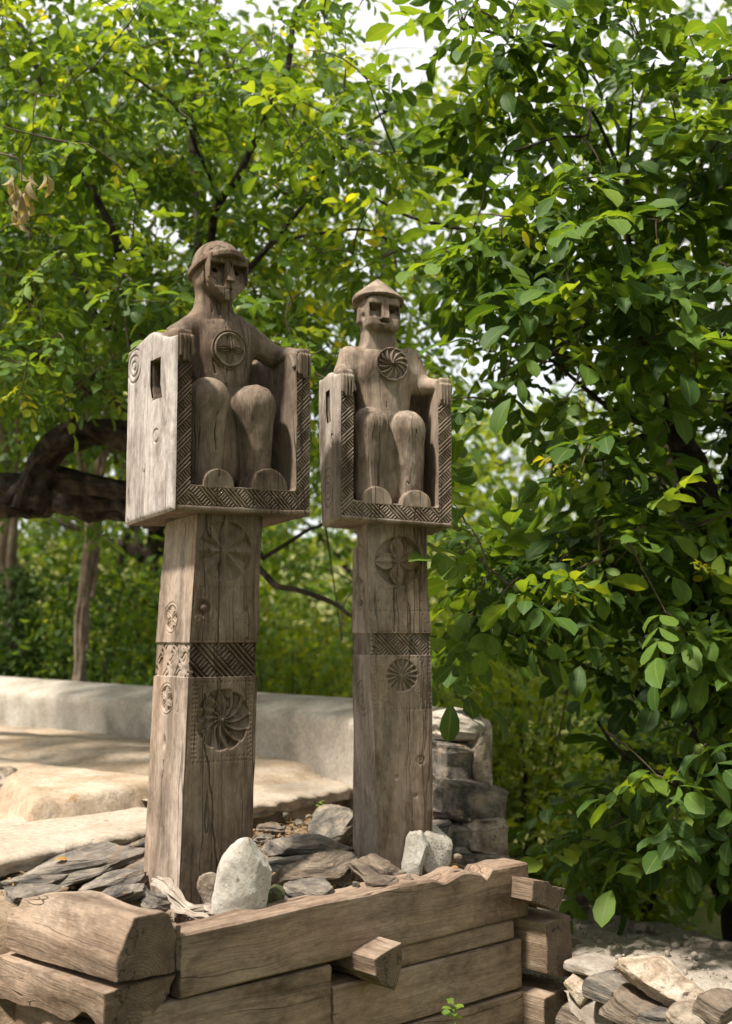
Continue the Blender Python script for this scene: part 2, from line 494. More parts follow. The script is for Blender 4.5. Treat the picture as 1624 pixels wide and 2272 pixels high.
def slab(name, label, s0, s1, t0, t1, z, th, seed):
    """A pale flagstone with a broken front edge."""
    n, k = 90, 22
    s = np.linspace(s0, s1, n)
    e = t0 + 0.020 * fbm(s * 6, s * 0, s * 0, seed) + 0.018 * vnoise(s * 22, s * 0, s * 0, seed + 3)
    rows = []
    for j in range(k):
        f = j / (k - 1)
        tv = e * (1 - f) + t1 * f
        zz = z + 0.006 * fbm(s * 4, tv * 4, s * 0, seed + 5) - 0.014 * np.exp(-(f / 0.03) ** 2) + 0.012 * f
        rows.append(np.stack([s, tv, zz], 1))
    under = []
    for q, (dt, dz) in enumerate(((0.004, -0.35), (0.016, -0.62), (0.006, -0.8), (0.05, -1.0), (0.25, -1.05))):
        tv = e + dt + 0.012 * vnoise(s * 14, s * 0 + q * 3.1, s * 0, seed + 9)
        under.append(np.stack([s, tv, z + th * dz + 0.006 * vnoise(s * 18, s * 0 + q, s * 0, seed + 8)], 1))
    rows = under[::-1] + rows
    A = np.concatenate(rows)
    P = E0[None, :] + A[:, :1] * ES + A[:, 1:2] * ET
    P[:, 2] = A[:, 2]
    o = link(name, mesh_from(P, grid_faces(n, len(rows)), name), M['flagstone'])
    return tag(o, label, 'flagstone')


slab('terrace_flagstone', 'long sunlit flagstone edging the terrace left of the taller statue', -1.3, 1.16, -0.02, 0.62, 0.812, 0.075, 41)
slab('terrace_flagstone', 'sunlit flagstone edging the terrace between the two carved posts', 1.18, 2.72, 0.0, 0.5, 0.835, 0.07, 57)


def loft_wall(name, label, cat, line, prof, mat, seed, amp=0.012):
    """A low wall swept along a line: prof = (offset across, height) pairs from front foot to back foot."""
    L = np.array(line, float)
    d = np.r_[0, np.cumsum(np.hypot(*np.diff(L[:, :2], axis=0).T))]
    n = int(d[-1] / 0.05)
    q = np.linspace(0, d[-1], n)
    c = np.stack([np.interp(q, d, L[:, i]) for i in range(2)], 1)
    ker = np.ones(9) / 9
    for i in range(2):
        pad = np.r_[[c[0, i]] * 4, c[:, i], [c[-1, i]] * 4]
        c[:, i] = np.convolve(pad, ker, 'valid')
    dz = np.interp(q, d, L[:, 2])
    g = np.gradient(c, axis=0)
    g /= np.linalg.norm(g, axis=1)[:, None]
    nrm = np.stack([-g[:, 1], g[:, 0]], 1)          # points away from the viewer for a line going right
    pr = np.array(prof, float)
    pd = np.r_[0, np.cumsum(np.hypot(*np.diff(pr, axis=0).T))]
    k = int(pd[-1] / 0.035)
    pq = np.linspace(0, pd[-1], k)
    po, pz = np.interp(pq, pd, pr[:, 0]), np.interp(pq, pd, pr[:, 1])
    V = np.zeros((n, k, 3))
    V[:, :, 0] = c[:, None, 0] + nrm[:, None, 0] * po
    V[:, :, 1] = c[:, None, 1] + nrm[:, None, 1] * po
    V[:, :, 2] = pz[None] + dz[:, None] * (pz[None] > 0.6)
    x, y, z = V[..., 0], V[..., 1], V[..., 2]
    dn = amp * fbm(x * 3, y * 3, z * 3, seed) + amp * 0.35 * fbm(x * 14, y * 14, z * 14, seed + 5)
    V[:, :, 0] -= nrm[:, None, 0] * dn
    V[:, :, 1] -= nrm[:, None, 1] * dn
    V[:, :, 2] += dn * 1.2
    me = mesh_from(V.reshape(-1, 3), np.concatenate([grid_faces(k, n)]), name)
    # end caps
    bm = bmesh.new()
    bm.from_mesh(me)
    bm.verts.ensure_lookup_table()
    for r in (0, n - 1):
        bm.faces.new([bm.verts[r * k + i] for i in range(k)])
    bmesh.ops.recalc_face_normals(bm, faces=bm.faces)
    bm.to_mesh(me)
    bm.free()
    return tag(link(name, me, mat), label, cat)


parapet = loft_wall('parapet_wall', 'low rounded mud plastered parapet behind the carved posts', 'wall',
          [(-5.2, 12.2, 0.0), (-3.15, 10.0, 0.0), (-1.45, 8.05, 0.0), (-0.62, 7.2, 0.0), (-0.10, 6.62, 0.0), (0.26, 5.95, -0.01), (0.40, 5.62, -0.03)],
          [(-0.20, 0.3), (-0.20, 0.9), (-0.205, 1.12), (-0.198, 1.148), (-0.175, 1.164), (-0.14, 1.172), (0.06, 1.222), (0.19, 1.228), (0.222, 1.21), (0.23, 1.17), (0.23, -0.2)],
          M['plaster_grey'], 71, 0.0045)

# ------------------------------------------------------------------ carving: height functions (metres, negative is cut in)
def polar(u, v, c):
    return np.hypot(u - c[0], v - c[1]), np.arctan2(v - c[1], u - c[0])


def pinwheel(u, v, c, R, n, depth, twist):
    r, th = polar(u, v, c)
    ph = (th + twist * (r / R)) * n / (2 * np.pi)
    t = ph - np.floor(ph)
    blade = np.where(t < 0.72, t / 0.72, (1 - t) / 0.28)
    env = np.clip(r / (0.16 * R), 0, 1)
    rim = np.clip((R * (1 - 0.07 * np.abs(t - 0.1)) - r) / 0.003, 0, 1)
    return np.where(r < R, -depth * (0.12 + 0.88 * blade) * env * rim, 0)


def sectors(u, v, c, R, n, depth, rot=0.0):
    """Straight chip-carved sectors with a ridge between each pair."""
    r, th = polar(u, v, c)
    ph = (th + rot) * n / (2 * np.pi)
    t = np.abs((ph - np.floor(ph)) * 2 - 1)
    rim = np.clip((R - r) / 0.004, 0, 1)
    return np.where(r < R, -depth * (1 - t) * np.clip(r / (0.5 * R), 0, 1) * rim, 0)


def petals(u, v, c, R, n, depth, width, rot=0.0, floor=1.3):
    r, th = polar(u, v, c)
    h = np.where(r < R, -depth * floor * np.clip((R - r) / 0.012, 0, 1), 0)
    for k in range(n):
        a = rot + k * 2 * np.pi / n
        al = ((u - c[0]) * np.cos(a) + (v - c[1]) * np.sin(a)) / R
        pe = (-(u - c[0]) * np.sin(a) + (v - c[1]) * np.cos(a)) / R
        wd = width * np.sin(np.pi * np.clip(al, 0.001, 0.999)) ** 0.8
        p = pe / wd
        ins = (al > 0) & (al < 1) & (np.abs(p) < 1)
        h = np.where(ins, -depth * 0.75 * np.abs(np.sin(np.pi * p)) * (1 - 0.3 * np.abs(p)), h)
    return h


def groove(u, v, c, R, w, depth):
    r, _ = polar(u, v, c)
    return -depth * np.exp(-((r - R) / w) ** 2)


def meander(s, t, H, P, lines, depth, flip=1):
    """Interlaced bands: bundles of diagonal ridges with crossing bundles between; s along, t across 0..H."""
    a = (s + flip * t) / P
    q = a - np.floor(a)
    b = (s - flip * t) / P
    main = q < 0.56
    l1 = q / 0.56 * lines
    l2 = (b - np.floor(b)) * lines * 1.9
    f1 = np.abs((l1 - np.floor(l1)) * 2 - 1)
    f2 = np.abs((l2 - np.floor(l2)) * 2 - 1)
    f = np.where(main, f1, f2)
    jit = 1 + 0.25 * vnoise(s * 45, t * 45, 0, 9)
    return -depth * np.clip(2.5 * f * jit - 1.15, 0, 1)


def line_d(u, v, pts):
    d = np.full(np.broadcast(u, v).shape, 1e9)
    for (ax, ay), (bx, by) in zip(pts[:-1], pts[1:]):
        ex, ey = bx - ax, by - ay
        t = np.clip(((u - ax) * ex + (v - ay) * ey) / (ex * ex + ey * ey), 0, 1)
        d = np.minimum(d, np.hypot(u - ax - t * ex, v - ay - t * ey))
    return d


def crack(u, v, pts, w, depth, seed=0):
    uu = u + 0.0035 * vnoise(v * 28, u * 0, u * 0, seed) + 0.0015 * vnoise(v * 90, u * 0, u * 0, seed + 1)
    return -depth * np.exp(-(line_d(uu, v, pts) / w) ** 2)


def dots(u, v, segs, sp=0.0150, r=0.0024, depth=0.0038):
    h = np.zeros(np.broadcast(u, v).shape)
    for (ax, ay), (bx, by) in segs:
        n = max(1, int(math.hypot(bx - ax, by - ay) / sp))
        L = math.hypot(bx - ax, by - ay)
        ex, ey = (bx - ax) / L, (by - ay) / L
        al = (u - ax) * ex + (v - ay) * ey
        pe = -(u - ax) * ey + (v - ay) * ex
        k = np.clip(np.round(al / (L / n)), 0, n) * (L / n)
        h = np.minimum(h, -depth * np.exp(-(((al - k) / r) ** 2 + (pe / r) ** 2)))
    return h


def emit(name, V, F, mat, parent, smooth=False):
    """Mesh of the used vertices only."""
    used = np.unique(F)
    re = np.full(len(V), -1)
    re[used] = np.arange(len(used))
    return link(name, mesh_from(V[used], re[F], name, smooth), mat, parent)


def carved_post(st, mat, mat_side, z0, z1, corners, hfront, hside, fmask, smask, du=0.0022, dv=0.0026):
    """A squared post. corners(v) -> the four corner points front-left, front-right, back-right, back-left."""
    nv = int((z1 - z0) / dv)
    v = np.linspace(z0, z1, nv)
    C4 = corners(v)
    post = None
    pieces = []
    for k, (a, b, nu, hf, msk) in enumerate(((0, 1, None, hfront, fmask), (3, 0, None, hside, smask), (1, 2, 8, None, []), (2, 3, 4, None, []))):
        A, B = C4[a], C4[b]
        if nu is None:
            nu = int(np.linalg.norm(A[0] - B[0]) / du)
        f = np.linspace(0, 1, nu)
        V = A[:, None] * (1 - f)[None, :, None] + B[:, None] * f[None, :, None]
        ed = (B - A)[:, :2]
        nrm = np.stack([ed[:, 1], -ed[:, 0]], 1)
        nrm /= np.linalg.norm(nrm, axis=1)[:, None]
        quads = grid_faces(nu, nv)
        if hf is not None:
            uu = V[..., 0] if k == 0 else V[..., 1]
            h = hf(uu, V[..., 2])
            edge = np.minimum(f, 1 - f)[None] * np.linalg.norm(ed, axis=1)[:, None]
            h = h * np.clip(edge / 0.003, 0.0, 1) - 0.0035 * np.exp(-(edge / 0.006) ** 2) * (0.6 + 0.8 * vnoise(V[..., 2] * 30, uu * 4, uu * 0, 5 + k))
            h = h + 0.0012 * fbm(uu * 25, V[..., 2] * 6, uu * 0, 90 + k)
            h = np.where(edge < 1e-6, 0, h)
            V[..., 0] += nrm[:, None, 0] * h
            V[..., 1] += nrm[:, None, 1] * h
        Vf = V.reshape(-1, 3)
        cen = Vf[quads].mean(1)
        lab = np.zeros(len(quads), int)
        names = ['post']
        for nm, fn in msk:
            names.append(nm)
            lab[fn(cen[:, 0] if k == 0 else cen[:, 1], cen[:, 2])] = len(names) - 1
        pieces.append((Vf, quads, lab, names))
    Vs, Fs, off = [], [], 0
    for Vf, quads, lab, names in pieces:
        Vs.append(Vf)
        Fs.append(quads[lab == 0] + off)
        off += len(Vf)
    # top cap
    post = emit('post', np.concatenate(Vs), np.concatenate(Fs), mat, st)
    post.data.materials.append(mat_side)  # lighter copy of the wood, with sunlight in its colour, for the left face
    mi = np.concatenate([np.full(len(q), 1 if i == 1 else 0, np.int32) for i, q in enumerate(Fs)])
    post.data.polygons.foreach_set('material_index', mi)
    for ip, (Vf, quads, lab, names) in enumerate(pieces):
        for i, nm in enumerate(names[1:], 1):
            if (lab == i).any():
                emit(nm, Vf, quads[lab == i], mat_side if ip == 1 else mat, post)
    return post


def circ(c, R):
    return lambda a, v: np.hypot(a - c[0], v - c[1]) < R


# ------------------------------------------------------------------ signed distance carving for chairs and figures
def d_box(X, Y, Z, lo, hi, r=0.0):
    c = [(a + b) / 2 for a, b in zip(lo, hi)]
    e = [(b - a) / 2 - r for a, b in zip(lo, hi)]
    qx, qy, qz = np.abs(X - c[0]) - e[0], np.abs(Y - c[1]) - e[1], np.abs(Z - c[2]) - e[2]
    out = np.sqrt(np.maximum(qx, 0) ** 2 + np.maximum(qy, 0) ** 2 + np.maximum(qz, 0) ** 2)
    return out + np.minimum(np.maximum(qx, np.maximum(qy, qz)), 0) - r


def d_cap(X, Y, Z, a, b, ra, rb):
    d = [b[i] - a[i] for i in range(3)]
    L2 = sum(q * q for q in d)
    t = np.clip(((X - a[0]) * d[0] + (Y - a[1]) * d[1] + (Z - a[2]) * d[2]) / L2, 0, 1)
    return np.sqrt((X - a[0] - t * d[0]) ** 2 + (Y - a[1] - t * d[1]) ** 2 + (Z - a[2] - t * d[2]) ** 2) - (ra + (rb - ra) * t)


def d_ell(X, Y, Z, c, r):
    k = np.sqrt(((X - c[0]) / r[0]) ** 2 + ((Y - c[1]) / r[1]) ** 2 + ((Z - c[2]) / r[2]) ** 2)
    return (k - 1) * min(r)


def smin(a, b, k):
    h = np.clip(0.5 + 0.5 * (b - a) / k, 0, 1)
    return b + (a - b) * h - k * h * (1 - h)


def smax(a, b, k):
    return -smin(-a, -b, k)


def surface_nets(F, org, h):
    nx, ny, nz = F.shape
    S = F < 0
    cnt = np.zeros((nx - 1, ny - 1, nz - 1), np.int8)
    for a in (0, 1):
        for b in (0, 1):
            for c in (0, 1):
                cnt += S[a:nx - 1 + a, b:ny - 1 + b, c:nz - 1 + c]
    I, J, K = np.nonzero((cnt > 0) & (cnt < 8))
    idx = np.full(cnt.shape, -1, np.int64)
    idx[I, J, K] = np.arange(len(I))
    acc = np.zeros((len(I), 3))
    num = np.zeros(len(I))
    for ax in range(3):
        o1, o2 = [q for q in range(3) if q != ax]
        for b in (0, 1):
            for c in (0, 1):
                p0 = [0, 0, 0]
                p0[o1], p0[o2] = b, c
                p1 = list(p0)
                p1[ax] = 1
                f0 = F[I + p0[0], J + p0[1], K + p0[2]]
                f1 = F[I + p1[0], J + p1[1], K + p1[2]]
                m = (f0 < 0) != (f1 < 0)
                t = np.where(m, f0 / np.where(m, f0 - f1, 1), 0)
                for q in range(3):
                    acc[:, q] += np.where(m, p0[q] + (t if q == ax else 0), 0)
                num += m
    V = np.stack([I, J, K], 1) + acc / num[:, None]
    V = np.asarray(org) + V * h
    faces = []
    for ax in range(3):
        o1, o2 = (ax + 1) % 3, (ax + 2) % 3
        sl0 = [slice(None)] * 3
        sl1 = [slice(None)] * 3
        sl0[ax], sl1[ax] = slice(0, -1), slice(1, None)
        a, b = S[tuple(sl0)], S[tuple(sl1)]
        E = np.stack(np.nonzero(a != b), 1)
        ok = (E[:, o1] > 0) & (E[:, o2] > 0) & (E[:, o1] < F.shape[o1] - 1) & (E[:, o2] < F.shape[o2] - 1)
        E = E[ok]
        sg = a[E[:, 0], E[:, 1], E[:, 2]]
        q = []
        for d1, d2 in ((-1, -1), (0, -1), (0, 0), (-1, 0)):
            c = E.copy()
            c[:, o1] += d1
            c[:, o2] += d2
            q.append(idx[c[:, 0], c[:, 1], c[:, 2]])
        q = np.stack(q, 1)
        q[~sg] = q[~sg][:, ::-1]
        faces.append(q)
    return V, np.concatenate(faces)


def axes3(lo, hi, h):
    xs = [np.arange(lo[i], hi[i] + h, h).astype(np.float32) for i in range(3)]
    return xs[0][:, None, None], xs[1][None, :, None], xs[2][None, None, :]


def sdf_obj(name, fn, lo, hi, h, mat, parent, off, shear=None):
    Xa, Ya, Za = axes3(lo, hi, h)
    F = np.ascontiguousarray(np.broadcast_to(fn(Xa, Ya, Za), (Xa.size, Ya.size, Za.size)))
    V, Q = surface_nets(F, lo, h)
    if shear:
        V = shear(V)
    return link(name, mesh_from(V + np.asarray(off), Q, name), mat, parent)


def plate(name, o, eu, ev, nu, nv, su, sv, hf, mat, parent, mask=None, shear=None, off=(0, 0, 0), profile=None):
    """A carved face: grid su x sv metres on origin o, raised along eu x ev by hf."""
    u = np.linspace(0, su, nu)
    v = np.linspace(0, sv, nv)
    U, Vv = np.meshgrid(u, v)
    n = np.cross(eu, ev)
    h = hf(U, Vv)
    if profile is not None:
        Vv = profile(U, Vv)
    P = np.asarray(o) + U[..., None] * eu + Vv[..., None] * ev + h[..., None] * n
    P = P.reshape(-1, 3)
    if shear:
        P = shear(P)
    F = grid_faces(nu, nv)
    if mask is not None:
        cu, cv = U.ravel()[F].mean(1), Vv.ravel()[F].mean(1)
        F = F[mask(cu, cv)]
    return emit(name, P + np.asarray(off), F, mat, parent)


AX, AY, AZ = np.eye(3)


def chair(st, off, W, H, D, inner, mat, pale, strip, win, rings, knot, shear, topf, prefix_seed):
    """The block chair: SDF body, carved border, paler outer side with rings and a cut window."""
    (ul, ur), vf, db = inner
    sw, sbot = strip

    def fn(X, Y, Z):
        wn = 0.0015 * vnoise(X * 16, Y * 16, Z * 6, prefix_seed)
        d = d_box(X, Y, Z, (0, 0, 0), (W, D, H + 0.06), 0.007) + wn
        d = smax(d, Z - topf(X, Y), 0.012)
        d = smax(d, -d_box(X, Y, Z, (ul, -0.2, vf), (ur, db, 2), 0.012), 0.006)
        # back of the seat is lower in the middle
        d = smax(d, -d_box(X, Y, Z, (ul, -0.2, H * 0.985), (ur, 1, 2), 0.02), 0.01)
        for (w0, w1, v0, v1, dep) in win:
            slant = 0.35 * np.clip(Z - (v0 + 0.05), -0.1, 0) * -1
            d = smax(d, -d_box(X, Y + slant, Z, (-0.05, w0, v0), (dep, w1, v1), 0.012), 0.004)
        # recess for the carved border
        d = np.maximum(d, -d_box(X, Y, Z, (0.005, -0.05, sbot), (sw - 0.001, 0.013, H * 0.835)))
        d = np.maximum(d, -d_box(X, Y, Z, (W - sw + 0.001, -0.05, sbot), (W - 0.005, 0.013, H * 0.855)))
        d = np.maximum(d, -d_box(X, Y, Z, (0.005, -0.05, sbot), (W - 0.005, 0.013, vf - 0.006)))
        return d
    seat = sdf_obj('throne', fn, (-0.03, -0.03, -0.03), (W + 0.03, D + 0.03, H + 0.09), 0.0042, mat, st, off, shear)
    hp = 0.017

    def strip_h(flip, L):
        return lambda a, b: meander(b, a, L, 0.082, 3.0, 0.0105, flip) - 0.0005 + crack(a, b, [(0.02, 0), (0.024, 0.4)], 0.001, 0.0)
    plate('carved_border', (0.004, 0.001, sbot), AX, AZ, 46, 260, sw - 0.004, H * 0.835 - sbot, strip_h(-1, sw), mat, seat, None, shear, off)
    plate('carved_border', (W - sw, 0.001, sbot), AX, AZ, 46, 260, sw - 0.004, H * 0.855 - sbot, strip_h(-1, sw), mat, seat, None, shear, off)
    plate('carved_border', (sw, 0.0005, sbot), AX, AZ, 230, 40, W - 2 * sw, vf - 0.006 - sbot,
          lambda a, b: meander(a, b, vf, 0.088, 3.0, 0.0105, 1) + crack(a, b, [(0.10, -0.1), (0.104, 0.2)], 0.0016, 0.01, 3) + crack(a, b, [(0.245, -0.1), (0.24, 0.2)], 0.0016, 0.01, 4), mat, seat, None, shear, off)
    # outer left side: seen from outside, a runs from the front edge to the back
    tz = lambda a: topf(np.zeros_like(a), a)

    def sh(a, b):
        h = np.zeros_like(a)
        for (c, R) in rings:
            for q in (1.0, 0.62, 0.26):
                h = h + groove(a, b, c, R * q, 0.0028, 0.0082)
        h = h + groove(a, b, knot, 0.022, 0.0025, 0.006) * (np.abs(a - knot[0]) < 0.03)
        h = h + crack(a, b, [(D * 0.6, 0), (D * 0.62, H * 0.4), (D * 0.58, H * 0.75)], 0.0013, 0.008, prefix_seed)
        h = h + crack(a, b, [(D * 0.42, H * 0.55), (D * 0.45, H * 0.9)], 0.0012, 0.007, prefix_seed + 3)
        h = h + 0.0012 * fbm(a * 30, b * 9, a * 0, prefix_seed + 7)
        ed = np.minimum(np.minimum(a, D - a), np.minimum(b, tz(a) - b))
        return h + 0.0085 - 0.012 * np.exp(-(np.maximum(ed, 0) / 0.006))

    def wmask(a, b):
        m = (b < tz(a) - 0.003)
        for (w0, w1, v0, v1, dep) in win:
            sl = 0.35 * np.clip(b - (v0 + 0.05), -0.1, 0) * -1
            m &= ~((a + sl > w0) & (a + sl < w1) & (b > v0) & (b < v1))
        return m
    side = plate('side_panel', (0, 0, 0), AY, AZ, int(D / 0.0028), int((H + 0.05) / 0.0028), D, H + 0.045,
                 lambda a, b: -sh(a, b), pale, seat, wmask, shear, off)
    return seat


def figure(st, off, fn, lo, hi, mat, shear):
    return sdf_obj('seated_figure', fn, lo, hi, 0.0031, mat, st, off, shear)


def disc_plate(name, c, R, hf, mat, parent, shear, off, dome=0.0, n=70):
    """Round carved emblem facing forward, its rim set back into the body."""
    r = np.r_[np.linspace(0.0005, R, n), R + 0.0005]
    th = np.linspace(0, 2 * np.pi, 151)
    Rr, Th = np.meshgrid(r, th[:-1])
    U, V = Rr * np.cos(Th), Rr * np.sin(Th)
    h = hf(U, V) - dome * Rr ** 2 / R - 0
    h[:, -1] = -0.03
    P = np.stack([c[0] + U, c[1] - h, c[2] + V], -1)
    m, k = P.shape[:2]
    P = P.reshape(-1, 3)
    i, j = np.meshgrid(np.arange(m), np.arange(k - 1), indexing='ij')
    a = i * k + j
    b2 = ((i + 1) % m) * k + j
    F = np.stack([a, a + 1, b2 + 1, b2], -1).reshape(-1, 4)
    if shear:
        P = shear(P)
    return link(name, mesh_from(P + np.asarray(off), F, name), mat, parent)


# ------------------------------------------------------------------ left statue
ZB = 0.62                                       # foot of the posts, hidden in the rubble
PL = np.array([-0.5843, 4.10, 1.558])
stL = tag(empty('carved_statue', (PL[0], PL[1], ZB), 35),
          'taller carved wooden post with a round capped figure seated in a block chair', 'statue', 'carved grave statues')
zb = PL[2] - ZB                                 # height of the carved band's top edge


def cornL(v):
    q = v - zb
    l = np.interp(q, [-0.95, -0.85, 0, 0.42], [-0.038, -0.036, -0.008, 0.014])
    r = np.interp(q, [-0.95, -0.7, 0, 0.436], [0.238, 0.241, 0.255, 0.267])
    bk = np.interp(q, [-0.95, -0.81, 0, 0.41], [0.279, 0.276, 0.261, 0.243])
    j = 0.0022
    z = np.zeros_like(v)
    band = ((q < 0) & (q > -0.114)) * 0.004
    saw = 0.003 * vnoise(v * 60, z, z, 3) * (band > 0)
    fl = np.stack([l + band + saw + j * vnoise(v * 9, z, z, 31), z + band + saw + j * vnoise(v * 9, z, z, 32), v], 1)
    fr = np.stack([r - band - saw + j * vnoise(v * 9, z, z, 33), z + band + 0.002 * vnoise(v * 11, z, z, 34), v], 1)
    br = np.stack([r, bk, v], 1)
    bl = np.stack([l + j * vnoise(v * 7, z, z, 35) + band, bk - band, v], 1)
    return fl, fr, br, bl


cw, ct = (0.124, zb - 0.257), (0.124, zb + 0.315)


def hfL(u, z):
    v = z - zb
    h = np.zeros_like(u)
    inb = (v < 0) & (v > -0.114)
    h = np.where(inb, -0.003 + meander(u, v + 0.114, 0.114, 0.118, 3.0, 0.016, 1), h)
    h = h + pinwheel(u + 0.0015 * vnoise(u * 40, z * 40, 0, 2), z, cw, 0.106, 12, 0.019, -0.75)
    h = h + sectors(u, z, ct, 0.104, 8, 0.018, 0.0)
    h = h + crack(u, z, [(0.118, zb + 0.45), (0.114, zb + 0.40), (0.100, zb + 0.15), (0.097, zb), (0.102, zb - 0.14), (0.112, zb - 0.36)], 0.0016, 0.016, 1)
    h = h + crack(u, z, [(0.050, zb - 0.17), (0.060, zb - 0.30), (0.050, zb - 0.333), (0.074, zb - 0.44), (0.093, zb - 0.633), (0.105, zb - 0.75), (0.10, zb - 0.95)], 0.0016, 0.016, 2)
    h = h + crack(u, z, [(0.20, zb - 0.5), (0.205, zb - 0.8)], 0.001, 0.006, 6)
    k = (0.044, zb + 0.118)
    r, _ = polar(u, z, k)
    h = h - 0.008 * np.exp(-((r - 0.018) / 0.006) ** 2) + 0.004 * np.exp(-(r / 0.011) ** 2) + 0.003 * fbm(u * 90, z * 90, u * 0, 8) * np.exp(-(r / 0.05) ** 2)
    y = zb
    h = h + dots(u, z, [((0.03, y + .19), (.25, y + .19)), ((0.01, y + .012), (.25, y + .012)), ((0.25, y + .18), (.17, y + .08)), ((.17, y + .1), (.25, y + .03)),
                        ((.02, y - .13), (.24, y - .13)), ((.01, y - .14), (.005, y - .38)), ((.022, y - .14), (.017, y - .38)), ((.232, y - .13), (.23, y - .4)), ((.219, y - .13), (.219, y - .36)),
                        ((.01, y - .395), (.23, y - .395)), ((.12, y - .38), (.22, y - .38)), ((.252, y + .2), (.252, y + .43)), ((.02, y - .045 - .335), (.05, y - .38))])
    return h


m1, m2 = (0.150, zb + 0.087), (0.158, zb - 0.190)


def hsL(w, z):
    v = z - zb
    h = np.zeros_like(w)
    inb = (v < 0) & (v > -0.114)
    h = np.where(inb, -0.002 + np.where(((w * 12 + v * 9) % 1) < 0.42, meander(w, v + 0.114, 0.114, 0.10, 2.0, 0.014, -1), 0), h)
    h = h + petals(w, z, m1, 0.046, 6, 0.009, 0.30, 0.5) + groove(w, z, m1, 0.053, 0.0016, 0.004)
    h = h + petals(w, z, m2, 0.046, 6, 0.009, 0.26, np.pi / 2) + groove(w, z, m2, 0.053, 0.0016, 0.004)
    h = h + crack(w, z, [(0.085, zb + 0.42), (0.088, zb + 0.1), (0.08, zb - 0.4)], 0.0011, 0.008, 12)
    h = h + crack(w, z, [(0.155, zb - 0.40), (0.165, zb - 0.5), (0.15, zb - 0.62)], 0.003, 0.010, 14)
    r = np.hypot((w - 0.16), (z - (zb - 0.335)) * 0.5)
    h = h - 0.014 * np.exp(-(r / 0.008) ** 2)
    r2 = np.hypot((w - 0.07), (z - (zb - 0.18)) * 0.22)
    h = h - 0.007 * np.clip(1 - r2 / 0.012, 0, 1) ** 0.5
    return h


carved_post(stL, M['wood_left'], M['wood_left_sunlit'], 0.0, 2.04 - ZB, cornL, hfL, hsL,
            [('carved_band', lambda u, z: (z < zb - 0.001) & (z > zb - 0.114)), ('pinwheel_rosette', circ(cw, 0.107)), ('sunken_rosette', circ(ct, 0.105))],
            [('carved_band', lambda u, z: (z < zb - 0.001) & (z > zb - 0.114)), ('petal_medallion', circ(m1, 0.055)), ('petal_medallion', circ(m2, 0.055))])

OFFL = np.array([-0.097, -0.054, 1.9986 - ZB])


def shearL(V):
    V = V.copy()
    V[:, 2] += 0.016 * V[:, 0] - 0.065 * np.clip(V[:, 1], 0, 1) * np.clip(1 - V[:, 2] / 0.25, 0, 1)
    return V


WL, HL, DL = 0.532, 0.600, 0.388
topL = lambda x, y: 0.590 + 0.040 * np.exp(-((y - 0.18) / 0.09) ** 2) + 0.028 * (y > 0.18) * np.clip((y - 0.18) / 0.2, 0, 1) * 0 + 0.02 * np.exp(-((y - 0.30) / 0.12) ** 2)
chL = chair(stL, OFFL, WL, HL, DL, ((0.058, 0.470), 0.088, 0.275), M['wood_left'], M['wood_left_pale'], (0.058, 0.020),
            [(0.106, 0.186, 0.392, 0.532, 0.052)], [((0.326, 0.540), 0.060)], (0.137, 0.265), shearL, topL, 3)


